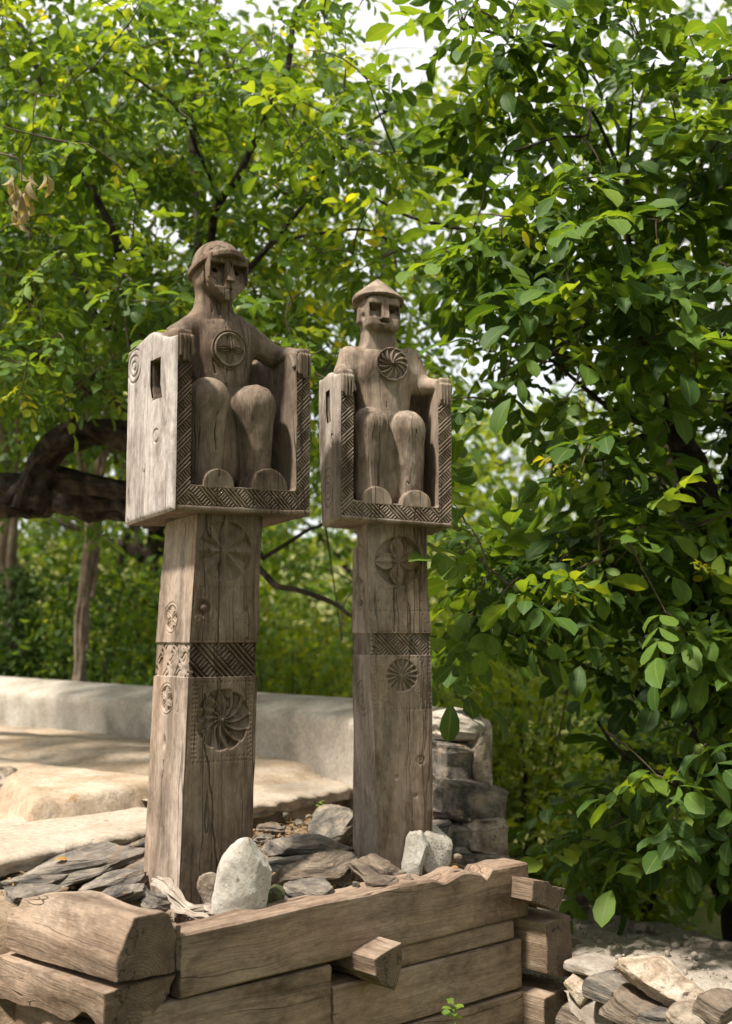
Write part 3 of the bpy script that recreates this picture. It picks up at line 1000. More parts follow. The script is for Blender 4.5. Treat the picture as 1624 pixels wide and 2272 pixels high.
def figL(X, Y, Z):
    wb = 0.0018 * vnoise(X * 22, Y * 22, Z * 8, 5) + 0.0006 * vnoise(X * 60, Y * 60, Z * 20, 6)
    # trunk and shoulders
    d = d_cap(X, Y * 1.12 - 0.025, Z, (0.262, 0.215, 0.20), (0.262, 0.215, 0.46), 0.120, 0.110)
    d = smin(d, d_ell(X, Y, Z, (0.262, 0.205, 0.575), (0.132, 0.098, 0.125)), 0.05)
    d = smin(d, d_cap(X, Y, Z, (0.240, 0.205, 0.655), (0.238, 0.20, 0.80), 0.080, 0.064), 0.06)
    # jaw undercut above the neck
    hu, hv = 0.244, 0.872
    jaw = Z - (hv - 0.108 + 1.0 * np.maximum(np.abs(X - hu) - 0.014, 0))
    # arms lying out on the chair sides
    for pts in (((0.190, 0.205, 0.692), (0.072, 0.172, 0.622), (0.032, 0.07, 0.604)), ((0.334, 0.205, 0.692), (0.462, 0.165, 0.604), (0.500, 0.07, 0.588))):
        d = smin(d, d_cap(X, Y, Z, pts[0], pts[1], 0.052, 0.040), 0.03)
        d = smin(d, d_cap(X, Y, Z, pts[1], pts[2], 0.038, 0.026), 0.015)
    # lap, knees and shins
    for cu, top, foot in ((0.166, 0.402, 0.165), (0.353, 0.396, 0.365)):
        leg = d_cap(X, Y, Z, (cu, 0.095, top), (0.5 * cu + 0.132, 0.25, top - 0.01), 0.071, 0.08)
        leg = smin(leg, d_cap(X, Y, Z, (cu, 0.096, top - 0.01), (foot - 0.003, 0.108, 0.10), 0.071, 0.055), 0.025)
        d = np.minimum(d, leg)
        rf = 0.060 if cu < 0.2 else 0.073
        ft = np.maximum(np.sqrt((X - foot) ** 2 + (Z - 0.086) ** 2) - rf, np.maximum(np.maximum(-(Y - 0.001), Y - 0.10), 0.080 - Z))
        d = np.minimum(d, ft + 0.0)
    # hands: a flat back and four fingers bent over the front edge
    for u0, zt in ((0.004, 0.600), (0.474, 0.588)):
        d = smin(d, d_box(X, Y, Z, (u0, -0.005, zt - 0.034), (u0 + 0.054, 0.085, zt + 0.014), 0.012), 0.008)
        for q in range(4):
            fu = u0 + 0.0075 + q * 0.0135
            ln = (0.078, 0.092, 0.090, 0.074)[q]
            d = np.minimum(d, d_cap(X, Y, Z, (fu, -0.0075, zt - 0.012), (fu, -0.006, zt - ln), 0.0062, 0.0048))
    d = np.minimum(d, d_cap(X, Y, Z, (0.058, 0.045, 0.592), (0.066, 0.012, 0.54), 0.011, 0.008))
    d = np.minimum(d, d_cap(X, Y, Z, (0.474, 0.045, 0.582), (0.468, 0.012, 0.535), 0.011, 0.008))
    # head: rounded skull, flat mask of a face with pointed chin, brow, nose
    hu, hv = 0.244, 0.872
    hd = d_ell(X, Y, Z, (hu, 0.188, hv + 0.005), (0.085, 0.090, 0.122))
    hd = smin(hd, d_box(X, Y, Z, (hu - 0.066, 0.108, hv - 0.05), (hu + 0.066, 0.19, hv + 0.055), 0.02), 0.02)
    chin = np.maximum(np.abs(X - hu) - 0.014, 0) * 1.05 - (Z - (hv - 0.112))
    face = d_box(X, Y, Z, (hu - 0.079, 0.090, hv - 0.115), (hu + 0.079, 0.19, hv + 0.058), 0.007)
    face = smax(face, chin * 0.7, 0.01)
    hd = smin(hd, face, 0.004)
    hd = smax(hd, -np.maximum(np.maximum(jaw, Y - 0.140), (hv - 0.17) - Z), 0.004)
    d = smax(d, -np.maximum(np.maximum(jaw, Y - 0.136), (hv - 0.17) - Z), 0.012)
    d = smin(d, hd, 0.008)
    # groove that sets the face off from the hair
    gl = np.maximum(0.064 - np.abs(X - hu), np.abs(Y - 0.131) - 0.0065)
    d = smax(d, -np.maximum(gl, np.abs(Z - (hv - 0.02)) - 0.075), 0.003)
    # sockets cut in below the brow, the nose left standing
    sock = d_box(X, Y, Z, (hu - 0.074, 0.05, hv - 0.062), (hu + 0.073, 0.136, hv + 0.023), 0.003)
    sock = np.maximum(sock, -(np.abs(X - hu) - 0.0155 - 0.06 * np.clip(hv + 0.02 - Z, 0, 0.06) * 0.4) * 1.0)
    sock = np.maximum(sock, Y - (0.130 - 0.42 * np.clip(hv + 0.023 - Z, 0, 0.1)))
    d = smax(d, -sock, 0.003)
    for s in (-1, 1):
        d = smax(d, -d_ell(X, Y, Z, (hu + s * 0.042, 0.124, hv + 0.002), (0.0155, 0.034, 0.0120)), 0.002)
    d = smax(d, -d_box(X, Y, Z, (hu - 0.013, 0.05, hv - 0.0725), (hu + 0.013, 0.0985, hv - 0.067), 0.001), 0.002)
    nose = d_box(X, Y, Z, (hu - 0.0135, 0.064, hv - 0.042), (hu + 0.0135, 0.15, hv + 0.034), 0.003)
    nose = np.maximum(nose, -(Y - (0.094 - 0.30 * np.clip(hv + 0.03 - Z, 0, 0.075))))
    d = np.minimum(d, nose)
    # checks in the wood of the trunk
    for cu, z0, z1 in ((0.250, 0.45, 0.90), (0.205, 0.50, 0.72), (0.17, 0.12, 0.35)):
        cc = np.abs(X - cu - 0.006 * vnoise(Z * 22, X * 0, X * 0, int(cu * 1000))) - 0.0017
        d = np.maximum(d, -np.maximum(np.maximum(cc, np.abs(Z - (z0 + z1) / 2) - (z1 - z0) / 2), Y - 0.135))
    return d + wb + 0.0042 * np.abs(vnoise(X * 27, Y * 27, Z * 11, 55)) - 0.002


fgL = figure(stL, OFFL, figL, (-0.02, -0.03, 0.05), (0.56, 0.36, 1.03), M['wood_left'], shearL)


def capL(X, Y, Z):
    hu, hv = 0.243, 0.872
    rz = hv + 0.048 - 0.30 * np.clip(Y - 0.12, 0, 1) - 2.4 * (X - hu) ** 2
    d = d_ell(X, Y, Z, (hu, 0.182, hv + 0.030), (0.090, 0.104, 0.097))
    d = smax(d, rz - Z, 0.004)
    rr = (np.sqrt(((X - hu) / 0.102) ** 2 + ((Y - 0.180) / 0.120) ** 2) - 1) * 0.10
    d = smin(d, np.maximum(rr, np.abs(Z - (rz + 0.010)) - 0.010), 0.012)
    return d + 0.0016 * vnoise(X * 40, Y * 40, Z * 18, 8)


sdf_obj('cap', capL, (0.12, 0.05, 0.85), (0.37, 0.32, 1.03), 0.0034, M['wood_left'], fgL, OFFL, shearL)
disc_plate('chest_medallion', (0.258, 0.0925, 0.590), 0.069,
           lambda u, v: petals(u, v, (0, 0), 0.058, 4, 0.015, 0.19, 0.0, 0.9) + groove(u, v, (0, 0), 0.0645, 0.0028, 0.011),
           M['wood_left'], fgL, shearL, OFFL, 0.17)

# ------------------------------------------------------------------ right statue
PR = np.array([0.0134, 4.55, 1.590])
stR = tag(empty('carved_statue', (PR[0], PR[1], ZB), 18),
          'shorter carved wooden post with a pointed capped figure seated in a block chair', 'statue', 'carved grave statues')
zr = PR[2] - ZB


def cornR(v):
    q = v - zr
    l = np.interp(q, [-0.95, -0.67, -0.26, 0, 0.38], [0.040, 0.030, 0.012, 0, -0.009])
    r = np.interp(q, [-0.95, -0.7, -0.26, 0, 0.386], [0.240, 0.246, 0.250, 0.242, 0.226])
    bk = np.interp(q, [-0.95, 0, 0.33, 0.335, 0.45], [0.235, 0.215, 0.200, 0.175, 0.175])
    z = np.zeros_like(v)
    j = 0.0022
    band = ((q < 0) & (q > -0.080)) * 0.003
    wav = 0.004 * vnoise(v * 6, z, z, 44)
    fl = np.stack([l + band + wav + j * vnoise(v * 11, z, z, 41), z + band + j * vnoise(v * 9, z, z, 42), v], 1)
    fr = np.stack([r - band + 0.5 * wav + j * vnoise(v * 9, z, z, 43), z + band + 0.002 * vnoise(v * 11, z, z, 44), v], 1)
    br = np.stack([r, bk, v], 1)
    shift = np.interp(q, [-0.95, -0.3, 0.33, 0.335, 0.4], [-0.035, -0.008, 0.004, 0.014, 0.014])
    bl = np.stack([l + shift + j * vnoise(v * 7, z, z, 45) + band, bk, v], 1)
    return fl, fr, br, bl


r1, r2 = (0.115, zr + 0.272), (0.128, zr - 0.155)


def hfR(u, z):
    v = z - zr
    h = np.zeros_like(u)
    inb = (v < 0) & (v > -0.079)
    h = np.where(inb, -0.002 + meander(u, v + 0.079, 0.079, 0.086, 3.0, 0.013, 1), h)
    h = h + petals(u + 0.0015 * vnoise(u * 40, z * 40, 0, 3), z, r1, 0.096, 4, 0.017, 0.34, 0.0, 1.2)
    h = h + sectors(u, z, r2, 0.062, 16, 0.017, 0.1)
    h = h + crack(u, z, [(0.10, zr + 0.45), (0.094, zr + 0.2), (0.10, zr + 0.01)], 0.0013, 0.012, 21)
    h = h + crack(u, z, [(0.15, zr - 0.3), (0.16, zr - 0.55), (0.17, zr - 0.75)], 0.001, 0.005, 22)
    for kx, ky, kr in ((0.20, zr - 0.47, 0.014), (0.105, zr - 0.53, 0.005), (0.18, zr - 0.60, 0.005), (0.07, zr - 0.265, 0.008)):
        r, _ = polar(u, z, (kx, ky))
        h = h - 0.004 * np.exp(-((r - kr) / 0.004) ** 2) - 0.003 * np.exp(-(r / (kr * 0.6)) ** 2)
    y = zr
    ring = [((r1[0] + 0.103 * math.cos(a), r1[1] + 0.103 * math.sin(a)), (r1[0] + 0.103 * math.cos(a + .2), r1[1] + 0.103 * math.sin(a + .2))) for a in np.arange(0, 6.3, 0.2)]
    h = h + dots(u, z, ring + [((0.005, y + .165), (.235, y + .165)), ((0.005, y + .085), (.235, y + .085)), ((0.005, y + .008), (.235, y + .008)),
                               ((.008, y + .16), (.06, y + .085)), ((.095, y + .085), (.02, y + .01)), ((.11, y + .16), (.17, y + .085)), ((.235, y + .16), (.18, y + .085)), ((.19, y + .085), (.14, y + .01)), ((.2, y + .085), (.235, y + .04)),
                               ((.015, y - .09), (.24, y - .09)), ((.015, y - .09), (.02, y - .28)), ((.238, y - .09), (.244, y - .28)), ((.02, y - .28), (.244, y - .28)),
                               ((.02, y - .15), (.06, y - .10)), ((.02, y - .20), (.075, y - .15)), ((.02, y - .275), (.08, y - .21)), ((.24, y - .275), (.19, y - .21)), ((.24, y - .15), (.2, y - .1)), ((.24, y - .19), (.195, y - .15))])
    return h


n1, n2 = (0.118, zr + 0.158), (0.108, zr - 0.244)


def hsR(w, z):
    v = z - zr
    h = np.zeros_like(w)
    inb = (v < 0) & (v > -0.079)
    h = np.where(inb, -0.002 + meander(w, v + 0.079, 0.079, 0.086, 3.0, 0.010, -1), h)
    h = h + petals(w, z, n1, 0.062, 6, 0.006, 0.26, 0.5) + groove(w, z, n1, 0.068, 0.0017, 0.004)
    for q in (1, .66, .25):
        h = h + groove(w, z, n2, 0.066 * q, 0.0022, 0.0045)
    h = h + crack(w, z, [(0.05, zr + 0.2), (0.055, zr - 0.5)], 0.0011, 0.007, 25)
    return h


carved_post(stR, M['wood_right'], M['wood_right_sunlit'], 0.0, 2.03 - ZB, cornR, hfR, hsR,
            [('carved_band', lambda u, z: (z < zr - 0.001) & (z > zr - 0.079)), ('petal_rosette', circ(r1, 0.097)), ('sunburst_rosette', circ(r2, 0.063))],
            [('carved_band', lambda u, z: (z < zr - 0.001) & (z > zr - 0.079)), ('petal_medallion', circ(n1, 0.070)), ('ring_medallion', circ(n2, 0.069))])

OFFR = np.array([-0.135, -0.061, 2.0118 - ZB])


def shearR(V):
    V = V.copy()
    V[:, 2] -= 0.046 * V[:, 0] + 0.06 * np.clip(V[:, 1], 0, 1) * np.clip(1 - V[:, 2] / 0.25, 0, 1)
    V[:, 1] -= 0.06 * np.clip(V[:, 1] - 0.12, 0, 1) * np.clip(1 - V[:, 2] / 0.35, 0, 1) * 6
    return V


WR, HR, DR = 0.446, 0.548, 0.275
topR = lambda x, y: 0.543 + 0.028 * np.exp(-((y - 0.13) / 0.07) ** 2) + 0.03 * np.clip((y - 0.13) / 0.15, 0, 1)
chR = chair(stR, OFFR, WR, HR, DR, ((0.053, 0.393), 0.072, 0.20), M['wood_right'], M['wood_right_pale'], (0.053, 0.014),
            [(0.108, 0.162, 0.375, 0.50, 0.046)], [((0.132, 0.130), 0.072)], (0.08, 0.30), shearR, topR, 13)


def figR(X, Y, Z):
    wb = 0.0018 * vnoise(X * 22, Y * 22, Z * 8, 15) + 0.0006 * vnoise(X * 60, Y * 60, Z * 20, 16)
    cu0 = 0.205
    d = d_cap(X, Y * 1.1 - 0.014, Z, (cu0 + 0.01, 0.15, 0.15), (cu0 + 0.01, 0.15, 0.45), 0.104, 0.104)
    d = smin(d, d_ell(X, Y, Z, (cu0 + 0.006, 0.140, 0.580), (0.138, 0.088, 0.105)), 0.05)
    d = smin(d, d_cap(X, Y, Z, (0.198, 0.140, 0.64), (0.196, 0.137, 0.78), 0.076, 0.062), 0.05)
    # rounded shoulders, arms hanging to elbows and forward to the chair sides
    for pts in (((0.085, 0.14, 0.635), (0.052, 0.125, 0.570), (0.028, 0.05, 0.550)), ((0.322, 0.14, 0.655), (0.366, 0.12, 0.555), (0.415, 0.05, 0.545))):
        d = smin(d, d_cap(X, Y, Z, pts[0], pts[1], 0.050, 0.036), 0.025)
        d = smin(d, d_cap(X, Y, Z, pts[1], pts[2], 0.036, 0.026), 0.015)
    for cu, top, foot in ((0.138, 0.370, 0.146), (0.289, 0.372, 0.303)):
        leg = d_cap(X, Y, Z, (cu, 0.072, top), (0.5 * cu + 0.105, 0.18, top - 0.01), 0.066, 0.07)
        leg = smin(leg, d_cap(X, Y, Z, (cu, 0.072, top - 0.01), (foot - 0.005, 0.085, 0.08), 0.066, 0.054), 0.025)
        d = np.minimum(d, leg)
        ft = np.maximum(np.sqrt((X - foot) ** 2 + (Z - 0.070) ** 2) - 0.059, np.maximum(np.maximum(-(Y - 0.001), Y - 0.085), 0.064 - Z))
        d = np.minimum(d, ft)
    for u0, zt in ((0.004, 0.545), (0.394, 0.553)):
        d = smin(d, d_box(X, Y, Z, (u0, -0.005, zt - 0.034), (u0 + 0.048, 0.075, zt + 0.016), 0.010), 0.006)
        for q in range(4):
            fu = u0 + 0.0065 + q * 0.0122
            ln = (0.070, 0.084, 0.086, 0.072)[q]
            d = np.minimum(d, d_cap(X, Y, Z, (fu, -0.0075, zt - 0.012), (fu, -0.006, zt - ln), 0.0056, 0.0044))
    d = np.minimum(d, d_cap(X, Y, Z, (0.053, 0.045, 0.54), (0.060, 0.012, 0.49), 0.010, 0.008))
    hu, hv = 0.196, 0.825
    hd = d_ell(X, Y, Z, (hu, 0.138, hv), (0.078, 0.084, 0.105))
    face = d_box(X, Y, Z, (hu - 0.066, 0.056, hv - 0.080), (hu + 0.066, 0.14, hv + 0.056), 0.024)
    face = smax(face, np.abs(X - hu) * 0.42 - (Z - (hv - 0.098)), 0.008)
    hd = smin(hd, face, 0.01)
    d = smin(d, hd, 0.01)
    # jaw is undercut
    d = smax(d, -d_box(X, Y, Z, (hu - 0.09, -0.05, hv - 0.16), (hu + 0.09, 0.094, hv - 0.079), 0.006), 0.006)
    # ears
    for s in (-1, 1):
        d = smin(d, d_box(X, Y, Z, (hu + s * 0.078 - 0.007, 0.12, hv - 0.048), (hu + s * 0.078 + 0.007, 0.15, hv + 0.012), 0.005), 0.004)
    d = smax(d, -d_ell(X, Y, Z, (hu - 0.073, 0.105, hv - 0.025), (0.012, 0.014, 0.016)), 0.004)
    sock = d_box(X, Y, Z, (hu - 0.062, 0.0, hv - 0.036), (hu + 0.062, 0.104, hv + 0.020), 0.003)
    sock = np.maximum(sock, -(np.abs(X - hu) - 0.0145))
    sock = np.maximum(sock, Y - (0.102 - 0.62 * np.clip(hv + 0.020 - Z, 0, 0.1)))
    d = smax(d, -sock, 0.003)
    for s in (-1, 1):
        d = smax(d, -d_ell(X, Y, Z, (hu + s * 0.036, 0.092, hv + 0.004), (0.015, 0.022, 0.011)), 0.002)
    d = smax(d, -d_ell(X, Y, Z, (hu, 0.056, hv - 0.049), (0.024, 0.018, 0.0085)), 0.003)
    nose = d_box(X, Y, Z, (hu - 0.0125, 0.040, hv - 0.038), (hu + 0.0125, 0.09, hv + 0.026), 0.003)
    nose = np.maximum(nose, -(Y - (0.062 - 0.32 * np.clip(hv + 0.026 - Z, 0, 0.064))))
    d = np.minimum(d, nose)
    for cu, z0, z1 in ((0.205, 0.33, 0.68), (0.30, 0.2, 0.36)):
        cc = np.abs(X - cu - 0.006 * vnoise(Z * 22, X * 0, X * 0, int(cu * 1000))) - 0.0016
        d = np.maximum(d, -np.maximum(np.maximum(cc, np.abs(Z - (z0 + z1) / 2) - (z1 - z0) / 2), Y - 0.068))
    return d + wb + 0.0042 * np.abs(vnoise(X * 27, Y * 27, Z * 11, 56)) - 0.002


fgR = figure(stR, OFFR, figR, (-0.02, -0.03, 0.04), (0.47, 0.27, 0.97), M['wood_right'], shearR)


def capR(X, Y, Z):
    hu, hv = 0.194, 0.828
    r = np.sqrt((X - hu) ** 2 + (Y - 0.135) ** 2)
    zl = hv + 0.052
    top = (r - 0.104 * (1 - np.clip((Z - zl) / 0.086, 0, 1) ** 1.12)) * 0.6
    top = np.maximum(top, (Z - (zl + 0.082)))
    low = (hv + 0.036 + 0.020 * np.clip((0.135 - Y) / 0.1, -1, 1)) - Z
    d = smax(np.maximum(r - 0.101, top), low, 0.004)
    return d + 0.0014 * vnoise(X * 40, Y * 40, Z * 18, 18)


sdf_obj('pointed_cap', capR, (0.06, 0.005, 0.76), (0.33, 0.27, 0.99), 0.0034, M['wood_right'], fgR, OFFR, shearR)
disc_plate('chest_rosette', (0.222, 0.034, 0.612), 0.064,
           lambda u, v: pinwheel(u, v, (0, 0), 0.062, 13, 0.015, 0.55) + 0.0015, M['wood_right'], fgR, shearR, OFFR, 0.17)

# ------------------------------------------------------------------ timber plinth
PO = np.array([-0.5306, 3.60, 0.7325])          # upper left front corner of the plinth's front
PYAW = 42
PU, PW = frame(PYAW)


def pw(u, w, v=0.0):
    return PO + u * PU + w * PW + np.array([0, 0, v])


def resample(poly, n):
    p = np.array(poly + [poly[0]], float)
    d = np.r_[0, np.cumsum(np.hypot(*np.diff(p, axis=0).T))]
    q = np.sort(np.unique(np.concatenate([np.linspace(0, d[-1], n, endpoint=False), d[:-1]])))
    return np.stack([np.interp(q, d, p[:, 0]), np.interp(q, d, p[:, 1])], 1)


plinth = tag(empty('timber_plinth', tuple(PO), PYAW), 'log cribwork plinth of hewn beams holding the two carved posts', 'plinth')


def timber(name, label, poly, l0, l1, axis, mat, seed, amp=0.004, warp=None, parent=None, cat='beam', n=44, step=0.016, endjag=0.004):
    """Hewn timber: polygon section swept along one axis of the plinth frame.
    axis 'u': section (w, v) swept along u.  axis 'w': section (u, v) swept along w."""
    sec = resample(poly, n)
    k = len(sec)
    m = max(6, int(abs(l1 - l0) / step))
    q = np.linspace(l0, l1, m)
    a = np.repeat(sec[None], m, 0)
    if warp:
        a = warp(q[:, None], a)
    V = np.zeros((m, k, 3))
    if axis == 'u':
        V[..., 0], V[..., 1], V[..., 2] = q[:, None], a[..., 0], a[..., 1]
    else:
        V[..., 0], V[..., 1], V[..., 2] = a[..., 0], q[:, None], a[..., 1]
    c = sec.mean(0)
    dirs = a - c
    dirs = dirs / (np.linalg.norm(dirs, axis=2)[..., None] + 1e-9)
    x, y, z = V[..., 0], V[..., 1], V[..., 2]
    s = (2.2, 9, 9) if axis == 'u' else (9, 2.2, 9)
    d = amp * fbm(x * s[0], y * s[1], z * s[2], seed) + amp * 0.5 * fbm(x * s[0] * 4, y * s[1] * 4, z * s[2] * 4, seed + 3)
    oi = (1, 2) if axis == 'u' else (0, 2)
    V[..., oi[0]] += dirs[..., 0] * d
    V[..., oi[1]] += dirs[..., 1] * d
    li = 0 if axis == 'u' else 1
    for r in (0, -1):
        V[r, :, li] += endjag * fbm(V[r, :, 0] * 40, V[r, :, 1] * 40, V[r, :, 2] * 40, seed + 9, 3)
    verts = [V.reshape(-1, 3)]
    faces = []
    i, j = np.meshgrid(np.arange(m - 1), np.arange(k), indexing='ij')
    A = i * k + j
    B = i * k + (j + 1) % k
    faces.append(np.stack([A, B, B + k, A + k], -1).reshape(-1, 4))
    off = m * k
    for r, sg in ((0, 1), (m - 1, -1)):           # end faces as shrinking rings
        base = V[r]
        cen = base.mean(0)
        prev = np.arange(k) + r * k
        for f in (0.97, 0.75, 0.45, 0.12):
            ring = cen + (base - cen) * f
            ring[:, li] += (0.0 if f > 0.9 else 0.0025 * fbm(ring[:, 0] * 30, ring[:, 1] * 30, ring[:, 2] * 30, seed + 21, 3)) - sg * (0.003 if f < 0.98 else 0)
            verts.append(ring)
            cur = np.arange(k) + off
            off += k
            quad = np.stack([prev, cur, np.roll(cur, -1), np.roll(prev, -1)], 1)
            faces.append(quad)
            prev = cur
        verts.append(base.mean(0)[None] - np.eye(3)[li] * sg * 0.003)
        h_ = k // 2 * 2
        ev = np.arange(0, h_, 2)
        faces.append(np.stack([np.full(len(ev), off), prev[ev], prev[(ev + 1) % k], prev[(ev + 2) % k] if k % 2 == 0 else prev[np.minimum(ev + 2, k - 1)]], 1))
        off += 1
    Vv, Ff = np.concatenate(verts), np.concatenate(faces)
    base = np.array([(Vv[:, 0].min() + Vv[:, 0].max()) / 2, (Vv[:, 1].min() + Vv[:, 1].max()) / 2, Vv[:, 2].min()])
    me = mesh_from(Vv - base, Ff, name)
    bm = bmesh.new()
    bm.from_mesh(me)
    bmesh.ops.recalc_face_normals(bm, faces=bm.faces)
    for e in bm.edges:
        if len(e.link_faces) == 2 and e.calc_face_angle(0) > R_(38):
            e.smooth = False
    bm.to_mesh(me)
    bm.free()
    o = link(name, me, mat)
    me.materials.append(M['end'])
    side_n = (m - 1) * k
    mi = np.zeros(len(me.polygons), np.int32)
    mi[side_n:] = 1
    me.polygons.foreach_set('material_index', mi)
    o.parent = plinth
    o.location = tuple(base)
    if label:
        o['label'] = label
    return o


def rect(a0, a1, b0, b1, c=0.006):
    return [(a0 + c, b0), (a1 - c, b0), (a1, b0 + c), (a1, b1 - c), (a1 - c, b1), (a0 + c, b1), (a0, b1 - c), (a0, b0 + c)]


TOPX = [-0.02, 0.3, 0.54, 0.73, 0.88, 1.03, 1.075, 1.10, 1.17, 1.21, 1.27, 1.30, 1.325, 1.53]
TOPZ = [-0.002, 0.007, 0.015, 0.012, 0.022, 0.018, -0.002, 0.002, 0.023, 0.020, 0.004, -0.020, 0.016, 0.012]


def warp1(q, a):
    a = a.copy()
    t = np.interp(q, TOPX, TOPZ)
    up = np.clip((a[..., 1] + 0.12) / 0.12, 0, 1)
    a[..., 1] += t * up + 0.05 * np.clip(a[..., 0], 0, 1) * up * vnoise(q * 14, a[..., 0] * 20, 0, 4)
    lo = a[..., 1] < -0.15
    a[..., 1] += lo * 0.004 * vnoise(q * 3, 0, 0, 6)
    return a


timber('beam', 'topmost long hewn beam along the front of the timber plinth', rect(0, 0.13, -0.181, 0, 0.007), 0.0, 1.522, 'u', M['beam'], 101, 0.0035, warp1)
timber('beam', 'wide beam under the left half of the topmost front beam', rect(0.010, 0.15, -0.455, -0.189), -0.16, 0.574, 'u', M['beam'], 102, 0.004)
timber('beam', 'thin plank wedged under the right half of the topmost front beam', rect(0.012, 0.10, -0.254, -0.185), 0.83, 1.452, 'u', M['beam'], 103, 0.003)
timber('beam', 'wide beam below the thin plank on the right of the plinth front', rect(0.004, 0.15, -0.432, -0.258), 0.578, 1.485, 'u', M['beam'], 104, 0.004)
timber('beam', 'lowest front beam of the plinth at the bottom right', rect(-0.004, 0.15, -0.64, -0.441), 0.40, 1.49, 'u', M['beam'], 105, 0.005)
timber('beam', 'lowest front beam of the plinth at the bottom left', rect(0.0, 0.15, -0.66, -0.463), -0.2, 0.392, 'u', M['beam'], 106, 0.005)
timber('tie_beam', 'square tie beam stub poking out below the middle of the top front beam',
       [(0.680, -0.245), (0.740, -0.275), (0.775, -0.20), (0.768, -0.130), (0.700, -0.146), (0.650, -0.163), (0.655, -0.215)], -0.108, 0.30, 'w', M['log'], 111, 0.003, n=40)


def warpL(q, a):                                 # the left log narrows and sags towards its far end
    a = a.copy()
    f = np.clip(q / 0.66, 0, 1)
    up = a[..., 1] > -0.02
    a[..., 1] -= 0.05 * up * np.clip(f - 0.62, 0, 1) * 2.2
    a[..., 1] -= 0.036 * f * (a[..., 1] < -0.05)
    a[..., 1] += 0.010 * vnoise(q * 6, a[..., 0] * 14, 0, 8) * up
    return a


timber('log', 'thick chamfered log end on the left corner of the plinth, above the split one',
       [(-0.214, -0.095), (-0.024, -0.100), (-0.022, 0.0), (-0.045, 0.060), (-0.068, 0.070), (-0.163, 0.066), (-0.195, 0.01), (-0.217, -0.038)], -0.004, 0.66, 'w', M['log'], 121, 0.006, warpL)
timber('plank', 'thin upright splinter of wood between the left log and the front beam', rect(-0.019, -0.004, -0.10, 0.028, 0.003), 0.0, 0.16, 'w', M['log'], 122, 0.002, n=24, cat='plank')


def warpM(q, a):
    a = a.copy()
    f = np.clip(q / 0.66, 0, 1)
    a[..., 1] -= 0.03 * f * (a[..., 1] > -0.15)
    lo = a[..., 1] < -0.16
    a[..., 1] += lo * (0.040 * np.exp(-((q - 0.12) / 0.07) ** 2) - 0.03 * f + 0.008 * vnoise(q * 12, a[..., 0] * 20, 0, 5))
    a[..., 0] += 0.012 * vnoise(q * 10, a[..., 1] * 12, 0, 15) * (a[..., 0] < -0.15)
    return a


timber('log', 'cracked split log under the chamfered log on the left corner', [(-0.232, -0.235), (-0.10, -0.225), (-0.03, -0.160), (-0.015, -0.112), (-0.12, -0.110), (-0.236, -0.122)], 0.012, 0.69, 'w', M['log'], 123, 0.007, warpM, endjag=0.014)
timber('log', 'lowest log of the left corner, cut by the bottom edge', [(-0.20, -0.40), (0.0, -0.40), (0.0, -0.25), (-0.20, -0.262)], 0.05, 0.62, 'w', M['log'], 124, 0.008)
timber('log', 'uppermost log end on the right corner of the plinth',
       [(1.424, -0.096), (1.492, -0.121), (1.571, -0.155), (1.612, -0.078), (1.535, -0.060), (1.52, -0.044), (1.50, -0.038), (1.430, -0.024)], -0.10, 0.50, 'w', M['log'], 131, 0.004)
timber('log', 'tall squared log end in the middle of the right corner stack', [(1.500, -0.362), (1.560, -0.385), (1.648, -0.398), (1.638, -0.180), (1.500, -0.188)], -0.10, 0.50, 'w', M['log'], 132, 0.004)
timber('log', 'lowest log end of the right corner stack, partly cut off', [(1.480, -0.66), (1.63, -0.66), (1.62, -0.425), (1.482, -0.447)], -0.10, 0.45, 'w', M['log'], 133, 0.004)
timber('beam', 'shadowed timber lining behind the front beams of the plinth', rect(0.16, 0.26, -0.7, -0.05), -0.12, 1.46, 'u', M['beam'], 141, 0.004, cat='beam')

# dirt bed of the plinth
uu = np.linspace(-0.62, 2.25, 150)
ww = np.linspace(0.12, 1.62, 90)
U, W = np.meshgrid(uu, ww)
zd = -0.075 + 0.07 * sstep(W, 0.55, 1.2) + 0.018 * fbm(U * 4, W * 4, U * 0, 51) + 0.010 * fbm(U * 18, W * 18, U * 0, 52)
zd = zd - 0.75 * sstep(-U, 0.10, 0.26) * sstep(0.80 - W, 0, 0.3) - 0.35 * sstep(U, 1.62, 1.85)
P = PO[None] + U.ravel()[:, None] * PU + W.ravel()[:, None] * PW
P[:, 2] += zd.ravel()
bed = link('earth_fill', mesh_from(P, grid_faces(len(uu), len(ww)), 'earth_fill'), M['dirt'])
bed['kind'] = 'structure'

# ------------------------------------------------------------------ stones
_ico = {}


def ico(n):
    if n not in _ico:
        bm = bmesh.new()
        bmesh.ops.create_icosphere(bm, subdivisions=n, radius=1)
        v = np.array([q.co[:] for q in bm.verts])
        f = np.array([[x.index for x in q.verts] for q in bm.faces])
        bm.free()
        _ico[n] = (v, f)
    return _ico[n]


